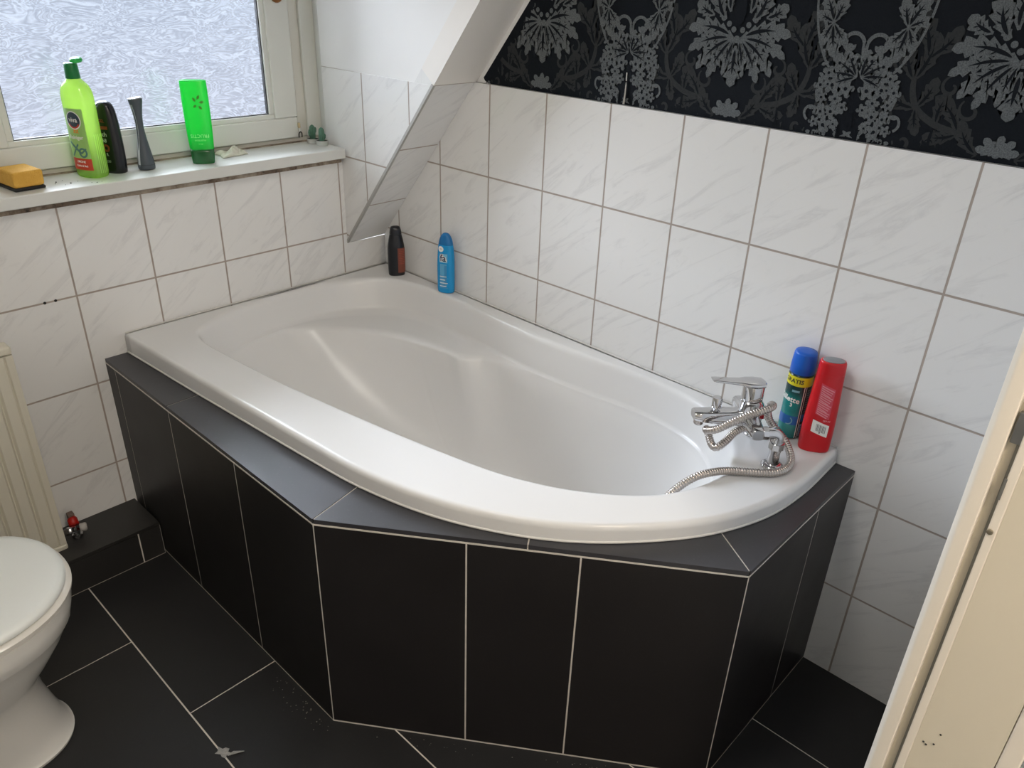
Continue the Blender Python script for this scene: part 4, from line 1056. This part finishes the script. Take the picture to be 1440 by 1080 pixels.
m = MB(); m.box(RX0 + .02 - ro.x, RX1 - ro.x, y1 - ro.y, RY - ro.y, RZ1 - .021 - ro.z, RZ1 - ro.z); m.build('edge_rail', M['radiator'], ra, .006, 3); m = MB(); m.box(RX0 + .02 - ro.x, RX1 - ro.x, y1 - ro.y, RY - ro.y, RZ0 - ro.z, RZ0 + .019 - ro.z); m.build('edge_rail', M['radiator'], ra, .006, 3)
m = MB(); m.box(.012 - ro.x, RX0 + .02 - ro.x, y1 - ro.y, RY - .02 - ro.y, RZ0 + .03 - ro.z, RZ1 - .03 - ro.z); m.build('back_panel', M['radiator'], ra)
m = MB(); m.box(-.0 - ro.x, .02 - ro.x, -1.40 - ro.y, -1.36 - ro.y, .55 - ro.z, .62 - ro.z); m.build('wall_bracket', M['radiator'], ra)
# valve
rv = empty('radiator_valve', (.068, -1.135, .112)); tag(rv, 'small radiator valve with red cap beside the radiator foot', 'valve')
m = MB(); m.lathe([(.010, .0005), (.014, .002), (.014, .009), (.009, .011), (.009, .024)], (0, 0, 0), (0, 0, 1), 8, smooth=False); m.lathe([(.010, 0), (.011, .02), (.008, .024)], (0, .0, .028), (0, -1, 0), 20); m.tube([(0, -.004, .028), (0, -.030, .028)], .0085, 16)
m.build('valve_body', M['chrome'], rv)
m = MB(); m.lathe([(.0125, .0), (.0125, .018), (.010, .022)], (-.006, .0, .036), (-.75, .1, .5), 18); tag(m.build('valve_cap', flat('red_plastic_cap', (170, 25, 15), .4), rv), 'red plastic cap')
m = MB(); m.box(-.035, -.018, -.006, .010, .030, .064); m.build('valve_tag', simple('brown_tag', (.16, .11, .09), .6), rv, .002)
m = MB(); m.lathe([(.0105, 0), (.0115, .004), (.0115, .014), (.009, .017)], (.008, .008, .030), (.3, 1, .0), 18); m.build('drain_cap', simple('grey_plastic', (.42, .40, .38), .5), rv)

# ------------------------------------------------------------------ toilet
to = empty('toilet', (.545, -1.55, 0)); tag(to, 'white floor standing toilet with closed lid at the left', 'toilet')
def oval(front_, back_, hw, z, cx=.545, e=2.2, N=64):
    L = front_ - back_; cy = front_ - hw * 1.12; out = []
    for k in range(N):
        a = 2 * PI * k / N; c, s = math.cos(a), math.sin(a)
        x = hw * math.copysign(abs(c) ** (2 / e), c)
        if s >= 0: y = cy + hw * 1.12 * s ** (2 / e)
        else: y = cy - (cy - back_) * abs(s) ** (2 / 5.)
        if s < 0: x = hw * math.copysign(abs(c) ** (2 / 5.), c)
        out.append((x + cx - .545, y + 1.55, z))
    return out
m = MB()
rg = [oval(-1.349, -1.80, .105, .0005, .532), oval(-1.347, -1.80, .107, .008, .532), oval(-1.353, -1.80, .102, .014, .532), oval(-1.366, -1.80, .100, .06, .536), oval(-1.382, -1.80, .096, .13, .54), oval(-1.386, -1.80, .100, .185, .542), oval(-1.376, -1.80, .113, .212, .544), oval(-1.345, -1.80, .140, .255, .545),
      oval(-1.312, -1.80, .163, .305, .545), oval(-1.296, -1.80, .174, .335, .545), oval(-1.2935, -1.80, .1765, .3385, .545), oval(-1.286, -1.80, .180, .37, .545), oval(-1.285, -1.80, .180, .392, .545), oval(-1.292, -1.80, .174, .3965, .545)]
m.loft(rg); m.build('bowl', M['porcelain'], to, sharp=.9)
m = MB(); m.loft([oval(-1.290, -1.74, .176, .3975), oval(-1.279, -1.75, .186, .400), oval(-1.278, -1.75, .187, .408), oval(-1.286, -1.745, .180, .4135)]); m.build('seat', simple('cream_seat', (.74, .72, .67), .2), to, sharp=.9)
m = MB(); m.loft([oval(-1.298, -1.74, .170, .4145), oval(-1.287, -1.75, .180, .417), oval(-1.286, -1.75, .181, .423), oval(-1.291, -1.745, .177, .4285), oval(-1.304, -1.735, .166, .4318), oval(-1.36, -1.70, .12, .4340), oval(-1.45, -1.62, .05, .435)]); m.build('lid', M['lid'], to, sharp=.9)

# flake of old paint on a floor joint
m = MB(); vs = []
for k in range(14):
    a = 2 * PI * k / 14; q = .014 * (1 + .35 * math.sin(k * 2.3)); vs.append((q * math.cos(a) * 1.3, q * math.sin(a) * .75, .0004)); 
vs2 = [(x * .7, y * .7, .002 + .0012 * math.sin(i * 1.7)) for i, (x, y, z) in enumerate(vs)]
m.loft([vs, vs2], 0, False)
m.loft([[(.014, -.004, .001), (.034, .010, .006), (.040, .019, .003), (.018, .010, .001)], [(.014, -.003, .003), (.034, .011, .008), (.040, .019, .005), (.018, .010, .003)]], 0, False)
o = m.build('paint_flake', simple('grey_flake', (.30, .30, .29), .6, noise=.3, nscale=200)); o.location = (.868, -1.160, .0002); o.rotation_euler = (0, 0, rad(20)); tag(o, 'pale grey flake stuck on a floor tile joint', 'flake')

# dust swept against the foot of the surround
m = MB(); rd_ = random.Random(3)
for k in range(70):
    if k < 45: bx, by = rd_.uniform(.72, .98), 0; bx_, by_ = bx, -.958 - abs(rd_.gauss(0, .02))
    else:
        t_ = rd_.uniform(.15, .8); bx_, by_ = lerp(.967, 1.64, t_), lerp(-.947, -.472, t_) - .012 - abs(rd_.gauss(0, .015))
    q = rd_.uniform(.0006, .0016)
    m.lathe([(q * .6, 0), (q, q * .4), (q * .5, q * .8)], (bx_, by_, .0001), (0, 0, 1), 6)
o = m.build('floor_dust', simple('dust', (.20, .18, .155), .9, noise=.4, nscale=300)); tag(o, 'specks of dust swept along the foot of the tiled surround', 'dust', kind='stuff')

# ------------------------------------------------------------------ light
wd = bpy.data.worlds.new('world'); scene.world = wd; wd.use_nodes = True
nt = wd.node_tree; nt.nodes.clear()
ou = nt.nodes.new('ShaderNodeOutputWorld'); bg = nt.nodes.new('ShaderNodeBackground'); nt.links.new(bg.outputs[0], ou.inputs[0])
tc = nt.nodes.new('ShaderNodeTexCoord'); sx = nt.nodes.new('ShaderNodeSeparateXYZ'); nt.links.new(tc.outputs['Generated'], sx.inputs[0])
rp = nt.nodes.new('ShaderNodeValToRGB'); mr = nt.nodes.new('ShaderNodeMapRange'); mr.inputs[1].default_value = -.35; mr.inputs[2].default_value = .15
nt.links.new(sx.outputs[2], mr.inputs[0]); nt.links.new(mr.outputs[0], rp.inputs[0]); nt.links.new(rp.outputs[0], bg.inputs[0])
e = rp.color_ramp.elements; e[0].position = 0; e[0].color = (.80, .79, .86, 1); e[1].position = 1; e[1].color = (.70, .82, .94, 1)
bg.inputs[1].default_value = 1.22

def area(name, loc, target, size, power, color, size_y=None, shape='RECTANGLE'):
    l = bpy.data.lights.new(name, 'AREA'); l.energy = power; l.color = color; l.shape = shape if size_y or shape == 'DISK' else 'SQUARE'; l.size = size
    if size_y: l.size_y = size_y
    o = bpy.data.objects.new(name, l); link(o); o.location = loc
    d = Vector(target) - Vector(loc); o.rotation_euler = d.to_track_quat('-Z', 'Y').to_euler(); return o
# overcast sky seen by the window (outside, above the roofs)
area('sky_light', (-2.3, -.75, 2.75), (-.15, -.65, 1.4), 2.6, 800, (.915, .955, 1.0))
# round ceiling lamps; the bathroom one is added, unseen, as warm fill
def ceiling_fill_lamp(name, x, y, R, power, col, label):
    e = empty(name, (x, y, CEIL)); tag(e, label, 'lamp')
    m = MB(); m.lathe([(R + .02, 0), (R + .02, -.03), (R, -.035)], (0, 0, 0), (0, 0, 1), 40); m.build('lamp_base', M['upvc'], e)
    t = NT('lamp_glow'); em = t.n('ShaderNodeEmission', i_Color=(*col, 1), i_Strength=4.); t.t.links.new(em.outputs[0], t.out.inputs[0])
    m = MB(); m.lathe([(R, -.0355), (R * .9, -.055), (R * .5, -.068), (.01, -.07)], (0, 0, 0), (0, 0, 1), 40); m.build('lamp_shade', t.mat, e)
    l = area('lamp_light', (x, y, CEIL - .08), (x, y, 0), R * 2, power, col, None, 'DISK')
ceiling_fill_lamp('ceiling_fill_lamp', 1.25, -1.15, .19, 6, (1., .935, .85), 'round opal ceiling lamp added unseen in the bathroom as warm fill')
ceiling_fill_lamp('hall_lamp', 2.75, -1.3, .17, 22, (1., .86, .70), 'round opal ceiling lamp in the hall')

vs_ = scene.view_settings
vs_.view_transform = 'Standard'; vs_.look = 'None'; vs_.gamma = 1.; vs_.use_curve_mapping = False; vs_.exposure = 0.
